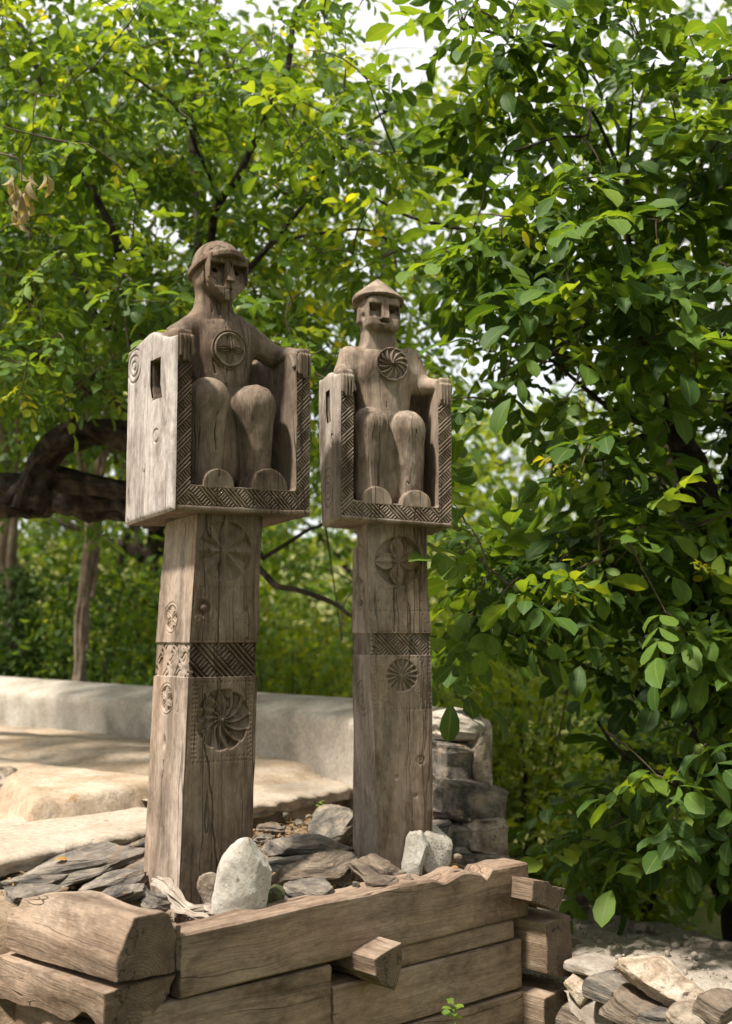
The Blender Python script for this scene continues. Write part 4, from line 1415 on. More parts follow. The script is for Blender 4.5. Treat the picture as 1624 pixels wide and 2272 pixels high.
def rock_mesh(name, size, seed, block=0.7, cuts=11, cutd=0.80, rough=0.05, strata=0.0, sub=4):
    v, f = ico(sub)
    r = np.random.default_rng(seed)
    p = np.sign(v) * np.abs(v) ** block
    p = p / np.maximum(np.abs(p).max(0), 1e-6)
    for _ in range(cuts):
        n = r.normal(size=3)
        n /= np.linalg.norm(n)
        d = cutd * (0.85 + 0.3 * r.random())
        s = np.maximum(p @ n - d, 0)
        p = p - s[:, None] * n * 0.92
    p = p * (np.array(size) / 2)
    L = float(np.mean(size))
    q = p / L
    amp = rough * L
    d = amp * fbm(q[:, 0] * 3 + seed, q[:, 1] * 3, q[:, 2] * 3, seed, 4) + 0.35 * amp * fbm(q[:, 0] * 11, q[:, 1] * 11, q[:, 2] * 11, seed + 5, 3)
    nrm = p / (np.linalg.norm(p, axis=1)[:, None] + 1e-9)
    if strata:
        zz = q[:, 2] * 16 + 1.2 * vnoise(q[:, 0] * 2, q[:, 1] * 2, q[:, 2] * 2, seed + 8)
        d2 = strata * L * vnoise(zz * 0 + seed, q[:, 0] * 1.5 + q[:, 1], zz, seed + 9)
        nh = nrm * np.array([1, 1, 0.1])
        p = p + nh * d2[:, None]
    p = p + nrm * d[:, None]
    me = mesh_from(p, f, name)
    sharp = R_(8 if (strata or block < 0.4) else 17)
    bm = bmesh.new()
    bm.from_mesh(me)
    for e in bm.edges:
        if e.calc_face_angle(0) > sharp:
            e.smooth = False
    bm.to_mesh(me)
    bm.free()
    return me


def rock(name, label, pos, size, rot, mat, seed, cat='stone', group=None, parent=None, **kw):
    o = link(name, rock_mesh(name, size, seed, **kw), M[mat], parent)
    o.location = pos
    o.rotation_euler = tuple(R_(a) for a in rot)
    if label:
        tag(o, label, cat, group)
    return o


def prock(name, label, px, py, z, wpx, hpx, dep, rot, mat, seed, dy=0.0, **kw):
    """Stone placed by where it stands: pixel of its centre at height z."""
    p = atz(px, py, z) + np.array([0, dy, 0])
    k = p[1] / FPX
    return rock(name, label, p, (wpx * k * 1.06, dep, hpx * k * 1.06), rot, mat, seed, **kw)


SL = dict(block=0.62, cuts=18, cutd=0.76, rough=0.075, strata=0.06, sub=5)
# standing stones
prock('river_stone', 'tall whitish oval river stone leaning against the taller post', 536, 1974, 0.79, 116, 206, 0.10, (-4, 12, 24), 'rock_white', 3, block=0.84, cuts=6, cutd=0.90, rough=0.045, sub=5)
prock('broken_stone', 'small beige broken stone beside the tall oval stone', 468, 1985, 0.765, 52, 92, 0.07, (0, -12, 10), 'rock', 12, cuts=10, cutd=0.72, rough=0.05)
prock('granite_stone', 'upright speckled rounded granite stone at the foot of the shorter post', 961, 1892, 0.775, 80, 112, 0.09, (0, 6, 15), 'rock_speckled', 14, block=0.75, cuts=10, cutd=0.84, rough=0.045)
prock('broken_stone', 'thin pale jagged stone leaning on the speckled granite one', 922, 1888, 0.785, 54, 120, 0.07, (0, 12, 5), 'rock_white', 18, dy=-0.06, cuts=12, cutd=0.72, rough=0.06)
prock('pebble', 'small white oval pebble propped beside the shorter post', 801, 1879, 0.765, 25, 40, 0.035, (0, -28, 0), 'rock_white', 21, block=1.0, cuts=2, cutd=0.97, rough=0.012, sub=3)
prock('mossy_stone', 'small green mossy stone behind the tall oval stone', 612, 1990, 0.745, 36, 50, 0.06, (0, 10, 0), 'moss', 24, cuts=4, rough=0.05, sub=3)
# slates between and left of the posts
prock('slate_slab', 'dark ridged slate lying between the two posts', 678, 1880, 0.775, 214, 56, 0.24, (8, 3, 12), 'slate', 31, **SL)
prock('slate_slab', 'brown layered slate in front of the dark ridged one', 700, 1932, 0.755, 196, 60, 0.20, (10, -2, 14), 'slate_brown', 33, **SL)
prock('slate_slab', 'grey pointed slate just left of the foot of the shorter post', 836, 1934, 0.760, 124, 74, 0.22, (14, 18, 10), 'slate_brown', 35, **SL)
prock('slate_slab', 'bluish grey slate half buried behind the front beam', 688, 1982, 0.735, 140, 62, 0.18, (16, 2, 20), 'slate', 38, **SL)
prock('flat_rock', 'flat grey rock lying in the dirt behind the shorter post', 742, 1834, 0.78, 120, 66, 0.30, (16, -16, 10), 'rock_grey', 41, **SL)
prock('slate_slab', 'longest pale topped slate left of the taller post', 190, 1915, 0.775, 322, 52, 0.26, (6, -9, 14), 'slate', 44, **SL)
prock('slate_slab', 'ridged slate tucked under the longest one beside the taller post', 262, 1957, 0.745, 168, 42, 0.20, (6, -10, 18), 'slate', 47, **SL)
prock('slate_slab', 'thin pointed slate resting on the chamfered left log', 262, 1987, 0.770, 170, 36, 0.13, (5, -12, 22), 'slate', 49, **SL)
prock('slate_slab', 'dark rounded slate at the left edge beyond the left log', 78, 1990, 0.70, 176, 58, 0.22, (5, -7, 12), 'slate', 52, **SL)
prock('slate_slab', 'small blue grey slate at the foot of the taller post', 352, 2003, 0.745, 70, 52, 0.10, (10, 12, 30), 'slate', 55, **SL)
prock('slate_slab', 'brown slate under the terrace flagstone at the left edge', 30, 1938, 0.73, 150, 46, 0.22, (4, -6, 10), 'slate_brown', 57, **SL)
prock('flat_rock', 'thin brown stone under the terrace edge left of the taller post', 250, 1888, 0.745, 240, 34, 0.20, (2, -10, 16), 'slate_brown', 58, **SL)
prock('flat_rock', 'small flat stone in the dirt between the posts', 600, 1838, 0.765, 64, 24, 0.10, (4, 4, 8), 'slate_brown', 59, **SL)
prock('flat_rock', 'grey flake of stone beside the foot of the taller post', 588, 1862, 0.76, 50, 22, 0.10, (4, 4, 8), 'rock_grey', 60, **SL)
for i, (px, py, sz, lb) in enumerate([(662, 1826, 22, 'small grey pebble in the dirt below the right flagstone'), (686, 1812, 16, 'tiny pale pebble in the dirt below the right flagstone'),
                                      (630, 1812, 26, 'brown pebble in the dirt just right of the taller post'), (905, 1948, 26, 'small chip of stone before the shorter post'),
                                      (790, 1962, 18, 'small brown pebble behind the middle of the front beam'), (1012, 1903, 24, 'tan pebble right of the speckled granite stone'),
                                      (560, 1925, 24, 'pebble behind the tall oval stone')]):
    prock('pebble', lb, px, py, 0.755, sz, sz * 0.7, sz * 0.0016, (0, 0, i * 40), 'rock' if i % 2 else 'rock_grey', 61 + i, sub=2, rough=0.05)
prock('slate_slab', 'narrow dark slate under the flagstone edge at far left', 90, 1952, 0.735, 190, 30, 0.18, (4, -8, 14), 'slate', 161, **SL)
prock('slate_slab', 'thin slate sliver between the longest slate and the taller post', 300, 1925, 0.765, 110, 24, 0.14, (4, -12, 16), 'slate_brown', 162, **SL)
prock('slate_slab', 'thin flat slate under the dark ridged one between the posts', 640, 1912, 0.745, 150, 24, 0.18, (4, -2, 14), 'slate', 163, **SL)
prock('slate_slab', 'small brown slate before the foot of the shorter post', 850, 1962, 0.745, 90, 40, 0.12, (8, 4, 14), 'slate_brown', 164, **SL)
prock('slate_slab', 'upright slate shard leaning behind the dark ridged slate', 610, 1888, 0.765, 60, 46, 0.10, (10, 24, 14), 'slate', 165, **SL)
# dark stones outside the left corner
for i, (px, py, z, w_, h_, lb, mt) in enumerate([(20, 2215, 0.42, 120, 60, 'dark stone in the shade under the left log at the edge', 'slate'),
                                                (95, 2262, 0.36, 120, 60, 'tan stone at the bottom left corner under the split log', 'rock'),
                                                (10, 2150, 0.48, 70, 50, 'dark brown stone at the left edge beside the split log', 'slate_brown')]):
    prock('rubble_stone', lb, px, py, z, w_, h_, 0.2, (0, -8, 20), mt, 81 + i, **SL)

# broken masonry end of the parapet
B = dict(block=0.22, cuts=9, cutd=1.10, rough=0.055, strata=0.03, sub=5)
def brock(name, label, px, py, Y, wpx, hpx, dep, rot, mat, seed, **kw):
    p = at(px, py, Y)
    k = Y / FPX
    o = rock(name, None, p, (wpx * k * 1.05, dep, hpx * k * 1.05), rot, mat, seed, **{**B, **kw})
    own = parapet if name == 'masonry_stone' else lw if name == 'wall_rock' else None
    if own is None:
        return tag(o, label, 'rock')
    o.parent = own
    o['label'] = label
    o.name = 'stone'
    return o


brock('masonry_stone', 'big rough boulder in the end of the parapet', 1026, 1778, 5.25, 138, 92, 0.36, (0, 10, 12), 'rock_grey', 92, rough=0.09)
brock('masonry_stone', 'grey squarish stone above the big boulder in the wall end', 998, 1694, 5.34, 78, 92, 0.28, (0, 4, 12), 'rock_grey', 95)
brock('masonry_stone', 'upright narrow stone on the right of the wall end', 1052, 1680, 5.36, 44, 122, 0.26, (0, -6, 10), 'rock', 96)
brock('masonry_stone', 'plastered cap stone on top of the wall end', 1008, 1608, 5.40, 116, 66, 0.34, (0, 5, 10), 'plaster_grey', 97, block=0.7)
brock('masonry_stone', 'pale squared block at the lower right of the wall end', 1070, 1855, 5.15, 80, 80, 0.26, (0, -3, 10), 'rock', 98)
brock('masonry_stone', 'grey block beside the pale squared block', 1008, 1858, 5.16, 52, 62, 0.24, (0, 2, 10), 'rock_grey', 99)
brock('masonry_stone', 'dark low stone right of the speckled granite stone', 1018, 1898, 5.05, 44, 34, 0.2, (0, 6, 10), 'slate', 100)
brock('masonry_stone', 'small dark slate wedged beside the shorter post', 975, 1838, 5.2, 44, 34, 0.2, (0, -14, 10), 'slate', 101)
brock('masonry_stone', 'earthy block under the pale squared block of the wall end', 1050, 1922, 5.1, 130, 60, 0.26, (0, 0, 10), 'rock_grey', 102)
brock('terrace_rock', 'rounded rock at the left edge beside the mud bench', 6, 1768, 5.9, 78, 120, 0.3, (0, 0, 0), 'rock', 103, block=0.8)

# low wall with an earth top on the right
LA, LB = np.array([0.62, 4.95, 0]), np.array([1.75, 3.55, 0])
ld = (LB - LA) / np.linalg.norm(LB - LA)
ln_ = np.array([-ld[1], ld[0], 0])               # away from the viewer, to the right
a_ = np.linspace(-0.9, 2.2, 150)
b_ = np.linspace(-0.20, 1.15, 76)
A, Bq = np.meshgrid(a_, b_)
edge = 0.05 * fbm(A * 3, A * 0, A * 0, 61) + 0.03 * vnoise(A * 14, A * 0, A * 0, 62)
zz = 0.30 + 0.02 * fbm(A * 3, Bq * 3, A * 0, 63) + 0.014 * fbm(A * 14, Bq * 14, A * 0, 64) + 0.012 * fbm(A * 38, Bq * 38, A * 0, 65)
f0 = np.clip((Bq + 0.20 + edge) / 0.05, 0, 1)
zz = zz - 0.10 * (1 - f0) ** 2 - 0.40 * sstep(Bq + edge, 0.95, 1.12)
P = LA[None] + A.ravel()[:, None] * ld + (Bq + edge * (Bq < 0.1)).ravel()[:, None] * ln_
P[:, 2] = zz.ravel()
lw = link('earth_topped_wall', mesh_from(P, grid_faces(len(a_), len(b_)), 'earth_topped_wall'), M['sandy'])
tag(lw, 'low dry stone wall with a sandy earth top at the lower right', 'wall')
rw = random.Random(5)
for row in range(3):                              # coursed stones of its face, in the shade
    a = -0.55 + 0.07 * row
    while a < 2.1:
        w_ = rw.uniform(0.10, 0.22)
        p = LA + ld * (a + w_ / 2) + ln_ * rw.uniform(-0.11, -0.05)
        p[2] = 0.20 - row * 0.105 + rw.uniform(-0.01, 0.01)
        o = rock('stone', None, p, (w_ * 1.05, 0.22, 0.105), (0, rw.uniform(-8, 8), math.degrees(math.atan2(ld[1], ld[0]))), rw.choice(['slate', 'slate_brown', 'rock_grey', 'slate_brown']), 200 + row * 40 + int(a * 20), **{**B, 'sub': 3})
        o.parent = lw
        a += w_ + 0.006
brock('wall_rock', 'large pale pinkish rock jutting from the earth topped wall', 1462, 2178, 4.28, 186, 80, 0.22, (0, 22, -30), 'rock_pale', 112, block=0.6, cuts=14, cutd=0.74, rough=0.10)
brock('wall_rock', 'dark oval stone under the lip of the earth topped wall', 1354, 2190, 4.42, 74, 42, 0.2, (0, 8, -40), 'slate', 113)
brock('wall_rock', 'dark stone below the large pale rock', 1400, 2205, 4.36, 46, 40, 0.18, (0, 8, -40), 'slate_brown', 114)
brock('wall_rock', 'long grey brown stone low under the large pale rock', 1412, 2238, 4.26, 110, 48, 0.2, (0, 14, -40), 'slate_brown', 115)
brock('wall_rock', 'rounded tan stone at the bottom right below the large pale rock', 1540, 2256, 4.02, 96, 52, 0.2, (0, 4, -40), 'rock', 116, block=0.8)
brock('wall_rock', 'pale shard beside the right corner log ends', 1290, 2188, 4.55, 56, 40, 0.15, (0, 40, -30), 'rock_pale', 117)
brock('wall_rock', 'grey tan stone at the right edge near the bottom', 1598, 2230, 4.0, 66, 44, 0.2, (0, 20, -40), 'slate_brown', 118)
brock('wall_rock', 'small stone at the bottom edge right of the log ends', 1470, 2262, 4.15, 70, 34, 0.15, (0, 0, -40), 'slate', 119)
brock('wall_rock', 'flat tan stone set in the lip of the earth topped wall', 1320, 2144, 4.58, 90, 20, 0.2, (0, 8, -40), 'sandy', 120)
prock('wall_rock', 'rounded clod on the far rim of the earth topped wall', 1415, 2056, 0.32, 36, 22, 0.10, (0, 0, 0), 'sandy', 121)
prock('wall_rock', 'dark rock just behind the uppermost right log end', 1276, 2004, 0.34, 54, 40, 0.2, (0, 0, 0), 'slate_brown', 122)

# twisted cloth strip at the foot of the taller post
cl = [at(338, 1968, 4.05), at(372, 1990, 3.98), at(408, 2018, 3.93), at(446, 2040, 3.88), at(478, 2052, 3.86)]
q = np.linspace(0, 1, 60)
cc = np.stack([np.interp(q, np.linspace(0, 1, 5), [p[i] for p in cl]) for i in range(3)], 1)
cc[:, 2] += 0.012 * np.sin(q * 9) + 0.012
tn = np.gradient(cc, axis=0)
tn /= np.linalg.norm(tn, axis=1)[:, None]
sd_ = np.cross(tn, [0, 0, 1])
sd_ /= np.linalg.norm(sd_, axis=1)[:, None]
rc = np.random.default_rng(8)
Vs, Fs, off = [], [], 0
nf = 14
f = np.linspace(-1, 1, nf)
for k in range(11):
    spread = np.interp(q, [0, 0.25, 0.6, 1], [0.8, 0.55, 0.55, 1.3]) * rc.uniform(-0.032, 0.032)
    lift = 0.016 * rc.random() + 0.010 * vnoise(q * 5, k * 3.0, 0, 4)
    wd = (0.006 + 0.009 * rc.random()) * (0.7 + 0.3 * np.sin(q * 3.1)) * np.clip((1.02 - q) * 12, 0.15, 1)
    path_ = cc + sd_ * (spread + 0.010 * vnoise(q * 6, k * 5.0, 1.0, 2))[:, None] + np.array([0, 0, 1]) * lift[:, None]
    tw = q * rc.uniform(-4, 4) + rc.uniform(0, 3)
    fold = 0.004 * np.sin(f[None] * 5 + tw[:, None] * 2)
    ax = sd_ * np.cos(tw)[:, None] + np.array([0, 0, 1]) * (np.abs(np.sin(tw)) * 0.8)[:, None]
    V = path_[:, None] + ax[:, None] * (f[None, :, None] * wd[:, None, None]) + np.array([0, 0, 1]) * fold[..., None]
    s0 = int(rc.uniform(0, 12))
    e0 = int(rc.uniform(46, 60))
    V = V[s0:e0]
    Vs.append(V.reshape(-1, 3)); Fs.append(grid_faces(nf, len(V)) + off); off += V.shape[0] * nf
tag(link('cloth_strip', mesh_from(np.concatenate(Vs), np.concatenate(Fs), 'cloth_strip'), M['cloth']), 'crumpled off white cloth strip lying at the foot of the taller post', 'cloth')

# ------------------------------------------------------------------ trees
def catmull(P, n):
    P = np.asarray(P, float)
    if len(P) < 3:
        return P[0] + (P[-1] - P[0]) * np.linspace(0, 1, n)[:, None]
    Q = np.concatenate([[2 * P[0] - P[1]], P, [2 * P[-1] - P[-2]]])
    out = []
    m = len(P) - 1
    for x in np.linspace(0, m - 1e-6, n):
        i = int(x)
        t = x - i
        a, b, c, d = Q[i], Q[i + 1], Q[i + 2], Q[i + 3]
        out.append(0.5 * ((2 * b) + (-a + c) * t + (2 * a - 5 * b + 4 * c - d) * t * t + (-a + 3 * b - 3 * c + d) * t ** 3))
    return np.array(out)


def tube(C, rad, k=8, rough=0.0, seed=0):
    """Tapered tube along C; returns vertices and quads (and closes nothing: ends are hidden or thin)."""
    C = np.asarray(C, float)
    n = len(C)
    t = np.gradient(C, axis=0)
    t /= np.linalg.norm(t, axis=1)[:, None] + 1e-9
    ref = np.array([0.31, 0.22, 0.93]) if abs(t[0, 2]) < 0.8 else np.array([0.9, 0.3, 0.1])
    s = np.cross(t, ref)
    s /= np.linalg.norm(s, axis=1)[:, None] + 1e-9
    b = np.cross(t, s)
    th = np.linspace(0, 2 * np.pi, k, endpoint=False)
    r = np.broadcast_to(rad, (n,))[:, None] * np.ones((1, k))
    if rough:
        al = np.r_[0, np.cumsum(np.linalg.norm(np.diff(C, axis=0), axis=1))][:, None]
        x, y = np.cos(th)[None] * 2.2, np.sin(th)[None] * 2.2
        r = r * (1 + rough * fbm(x, y, al * 5, seed, 3) + rough * 0.8 * vnoise(np.cos(th + 0)[None] * 4.5, np.sin(th)[None] * 4.5, al * 1.6, seed + 4))
    V = C[:, None] + s[:, None] * (np.cos(th) * r)[..., None] + b[:, None] * (np.sin(th) * r)[..., None]
    i, j = np.meshgrid(np.arange(n - 1), np.arange(k), indexing='ij')
    A = i * k + j
    Bq = i * k + (j + 1) % k
    F = np.stack([A, Bq, Bq + k, A + k], -1).reshape(-1, 4)
    return V.reshape(-1, 3), F


# leaflet template: x across, y along, z up; a folded, arched, obovate blade
_ly = np.array([0.0, 0.17, 0.40, 0.66, 0.88, 1.0])
_lw = np.array([0.0, 0.135, 0.235, 0.265, 0.165, 0.0])
LEAF_V, LEAF_A = [], []
for i in range(6):
    LEAF_V.append((0, _ly[i], 0.10 * math.sin(_ly[i] * 2.6) - 0.13 * _ly[i] ** 2))
    LEAF_A.append(0.0)
for s in (-1, 1):
    for i in (1, 2, 3, 4):
        LEAF_V.append((s * _lw[i], _ly[i] + 0.02, 0.10 * math.sin(_ly[i] * 2.6) - 0.13 * _ly[i] ** 2 + 0.055 + 0.012 * (-1) ** i))
        LEAF_A.append(1.0)
LEAF_V, LEAF_A = np.array(LEAF_V), np.array(LEAF_A)
LEAF_T = np.array([[0, 1, 6], [1, 2, 7], [1, 7, 6], [2, 3, 8], [2, 8, 7], [3, 4, 9], [3, 9, 8], [4, 5, 9],
                   [0, 10, 1], [1, 11, 2], [1, 10, 11], [2, 12, 3], [2, 11, 12], [3, 13, 4], [3, 12, 13], [4, 13, 5]])
SMALL_V = np.array([(0, 0, 0), (0.26, 0.5, 0.05), (0, 1, -0.08), (-0.26, 0.5, 0.05)])
SMALL_A = np.array([0.4, 1, 0.4, 1.0])
SMALL_T = np.array([[0, 1, 2], [0, 2, 3]])


def leaf_mesh(name, pos, dirv, nrm, size, tone, small=False, mat=None):
    TV, TA, TT = (SMALL_V, SMALL_A, SMALL_T) if small else (LEAF_V, LEAF_A, LEAF_T)
    d = dirv / (np.linalg.norm(dirv, axis=1)[:, None] + 1e-9)
    s = np.cross(d, nrm)
    s /= np.linalg.norm(s, axis=1)[:, None] + 1e-9
    n = np.cross(s, d)
    if len(pos) > 1:                              # no two leaves quite alike: narrow, broad, flat and curled ones
        rv = np.random.default_rng(len(pos))
        s = s * (0.68 + 0.65 * rv.random((len(pos), 1)))
        n = n * (0.2 + 2.0 * rv.random((len(pos), 1)) ** 1.5) * np.where(rv.random((len(pos), 1)) < 0.15, -1, 1)
    V = pos[:, None] + size[:, None, None] * (s[:, None] * TV[None, :, :1] + d[:, None] * TV[None, :, 1:2] + n[:, None] * TV[None, :, 2:])
    N, k = len(pos), len(TV)
    F = (np.arange(N)[:, None, None] * k + TT[None]).reshape(-1, 3)
    me = mesh_from(V.reshape(-1, 3), F, name, True)
    a = me.attributes.new('tone', 'FLOAT', 'POINT')
    a.data.foreach_set('value', np.repeat(tone, k).astype(np.float32))
    a = me.attributes.new('across', 'FLOAT', 'POINT')
    a.data.foreach_set('value', np.tile(TA, N).astype(np.float32))
    if mat:
        me.materials.append(mat)
    return me


def unit(v):
    return v / (np.linalg.norm(v, axis=-1, keepdims=True) + 1e-9)


def compound(tips, tdir, r, per, pairs, lsize, tone0, tone1):
    """Pinnate walnut leaves at twig tips -> arrays of leaflets."""
    n = len(tips)
    base = np.repeat(tips, per, 0)
    out = np.repeat(tdir, per, 0)
    m = len(base)
    rd = unit(out * 0.6 + r.normal(size=(m, 3)) * np.array([0.8, 0.8, 0.45]) + np.array([0, 0, -0.15]))
    base = base - out * (r.random((m, 1)) * 0.10)
    nrm = unit(np.array([0, 0, 1.0]) + r.normal(size=(m, 3)) * 0.38)
    nrm = unit(nrm - rd * np.sum(nrm * rd, 1, keepdims=True))
    side = np.cross(rd, nrm)
    sz = lsize * (0.75 + 0.5 * r.random(m))
    tn = np.clip(tone0 + (tone1 - tone0) * r.random(m) ** 1.3, 0, 1)
    P, D, N, S, T = [], [], [], [], []
    L = sz * 2.1
    for p in range(pairs + 1):
        f = (p + 1.0) / (pairs + 1.0)
        bend = np.array([0, 0, -0.16]) * f * f
        c = base + rd * (L * f)[:, None] + bend * L[:, None]
        if p == pairs:
            P.append(c); D.append(unit(rd + np.array([0, 0, -0.35]) + r.normal(size=(m, 3)) * 0.15)); N.append(unit(nrm + r.normal(size=(m, 3)) * 0.25)); S.append(sz * 1.12); T.append(tn)
        else:
            for s in (-1, 1):
                dd = unit(side * s * 0.85 + rd * 0.55 + np.array([0, 0, -0.30]) + r.normal(size=(m, 3)) * 0.18)
                P.append(c); D.append(dd); N.append(unit(nrm + side * s * 0.25 + r.normal(size=(m, 3)) * 0.30)); S.append(sz * (0.62 + 0.30 * f) * (0.85 + 0.3 * r.random(m))); T.append(tn + r.normal(size=m) * 0.05)
    P, D, N, S, T = (np.concatenate(q) for q in (P, D, N, S, T))
    keep = r.random(len(P)) > 0.05
    return P[keep], D[keep], N[keep], S[keep], np.clip(T[keep], 0, 1)


def grow(limbs, targets, r, minseg=0.05):
    """Join each target to the nearest wood already there, near ones first; returns twig polylines and tip directions."""
    nodes = np.concatenate([catmull(l, 24) for l in limbs])
    d0 = np.min(np.linalg.norm(targets[:, None] - nodes[None, ::2], axis=2), axis=1)
    order = np.argsort(d0)
    buf = np.zeros((len(nodes) + len(targets) * 3, 3))
    buf[:len(nodes)] = nodes
    cnt = len(nodes)
    twigs, dirs = [], np.zeros_like(targets)
    for i in order:
        t = targets[i]
        dd = np.linalg.norm(buf[:cnt] - t, axis=1)
        a = buf[np.argmin(dd)]
        L = dd.min()
        mid = a * 0.55 + t * 0.45 + r.normal(size=3) * 0.10 * L + np.array([0, 0, 0.08 * L])
        q = np.linspace(0, 1, 6)[:, None]
        c = (1 - q) ** 2 * a + 2 * q * (1 - q) * mid + q * q * t
        twigs.append((c, L))
        dirs[i] = unit(c[-1] - c[-2])
        buf[cnt:cnt + 3] = c[[2, 4, 5]]
        cnt += 3
    return twigs, dirs


def in_frame(P, mx=40):
    v = P - CAM
    z = v @ _fw
    x = CX + FPX * (v @ _rt) / z
    y = CY - FPX * (v @ _up) / z
    return (z > 0) & (x > -mx) & (x < 1624 + mx) & (y > -mx) & (y < 2272 + mx), z


_leaf_variants = []
for q in range(6):
    me = leaf_mesh('leaf', np.zeros((1, 3)), np.array([[0, 1.0, 0]]), np.array([[0, 0, 1.0]]), np.ones(1), np.array([0.12 + 0.15 * q]), False, M['leaf'])
    _leaf_variants.append(me)


def mat_of(pos, d, n, s):
    d = unit(d)
    sx = unit(np.cross(d, n))
    nn = np.cross(sx, d)
    return Matrix(((sx[0] * s, d[0] * s, nn[0] * s, pos[0]), (sx[1] * s, d[1] * s, nn[1] * s, pos[1]), (sx[2] * s, d[2] * s, nn[2] * s, pos[2]), (0, 0, 0, 1)))


def tree(name, label, foot, limbs, targets, seed, per=3, pairs=3, lsize=0.10, tones=(0.1, 0.75), nleaf=300, bark='bark', fruit=0, twig_r=0.006, small=False, group='walnut trees around the terrace', extra=None):
    """limbs: list of (points, r0, r1, part name)."""
    r = np.random.default_rng(seed)
    root = tag(empty(name, foot), label, 'tree', group)
    fo = np.asarray(foot, float)
    for i, (pts, r0, r1, nm) in enumerate(limbs):
        n = max(10, int(np.sum(np.linalg.norm(np.diff(np.asarray(pts), axis=0), axis=1)) / 0.05))
        c = catmull(pts, n)
        jit = np.stack([vnoise(np.arange(n) * 0.22, i * 3.3, q * 7.7, seed) for q in range(3)], 1)
        c = c + jit * min(0.025, max(r0, 0.008) * 0.8)
        V, F = tube(c - fo, np.linspace(r0, r1, n) * (1 + (0.22 * vnoise(np.arange(n) * 0.16, i * 5.1, 0.5, seed + 3) if r0 > 0.05 else 0)), 30 if r0 > 0.05 else 8, 0.55 if r0 > 0.05 else 0.16, seed + i)
        link(nm, mesh_from(V, F, nm), M[bark], root)
    tw, dirs = grow([l[0] for l in limbs], targets, r)
    Vs, Fs, off = [], [], 0
    for c, L in tw:
        rr = twig_r * (0.6 + 0.9 * min(L, 0.8))
        V, F = tube(c - fo, np.linspace(rr, rr * 0.45, len(c)), 4)
        Vs.append(V); Fs.append(F + off); off += len(V)
    twm = link('twigs', mesh_from(np.concatenate(Vs), np.concatenate(Fs), 'twigs'), M['twig'], root)
    twm['kind'] = 'stuff'
    P, D, N, S, T = compound(targets, dirs, r, per, pairs, lsize, *tones)
    if extra is not None:
        P, D, N, S, T = (np.concatenate([a, b]) for a, b in zip((P, D, N, S, T), extra))
    vis, dep = in_frame(P, 0)
    score = np.where(vis, S / dep, 0)
    big = np.argsort(-score)[:nleaf] if nleaf else np.array([], int)
    mask = np.ones(len(P), bool)
    mask[big] = False
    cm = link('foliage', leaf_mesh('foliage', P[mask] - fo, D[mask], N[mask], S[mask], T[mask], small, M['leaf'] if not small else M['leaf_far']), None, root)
    cm['kind'] = 'stuff'
    for i in big:
        q = int(np.clip((T[i] - 0.12) / 0.15 + 0.5, 0, 5))
        o = bpy.data.objects.new('leaf', _leaf_variants[q])
        col.objects.link(o)
        o.parent = root
        o.matrix_local = mat_of(P[i] - fo, D[i], N[i], S[i])
    if fruit:
        fm = rock_mesh('walnut_fruit', (0.034, 0.034, 0.038), seed, block=1.0, cuts=0, rough=0.015, sub=3)
        fm.materials.append(M['fruit'])
        tv, td = in_frame(targets, -20)
        cand = np.nonzero(tv)[0]
        cand = cand[np.argsort(td[cand])][:fruit * 4]
        for i in r.choice(cand, min(fruit, len(cand)), replace=False):
            for q in range(r.integers(1, 4)):
                o = bpy.data.objects.new('walnut_fruit', fm)
                col.objects.link(o)
                o.parent = root
                o.location = targets[i] - fo + r.normal(size=3) * 0.02 + np.array([0, 0, -0.02])
    return root


def box_targets(r, n, lo, hi, keep=None):
    P = r.random((n, 3)) * (np.array(hi) - np.array(lo)) + np.array(lo)
    # loose clumping so that gaps and dense sprays both occur
    g = fbm(P[:, 0] * 1.3, P[:, 1] * 1.3, P[:, 2] * 1.6, 77, 3)
    P = P[g > np.quantile(g, 0.30)]
    if keep is not None:
        P = P[keep(P)]
    return P


def px_of(P):
    v = P - CAM
    z = v @ _fw
    return CX + FPX * (v @ _rt) / z, CY - FPX * (v @ _up) / z


def path(pts, Y0, Y1):
    n = len(pts)
    return [at(x, y, Y0 + (Y1 - Y0) * i / (n - 1)) for i, (x, y) in enumerate(pts)]


rt_ = np.random.default_rng(11)
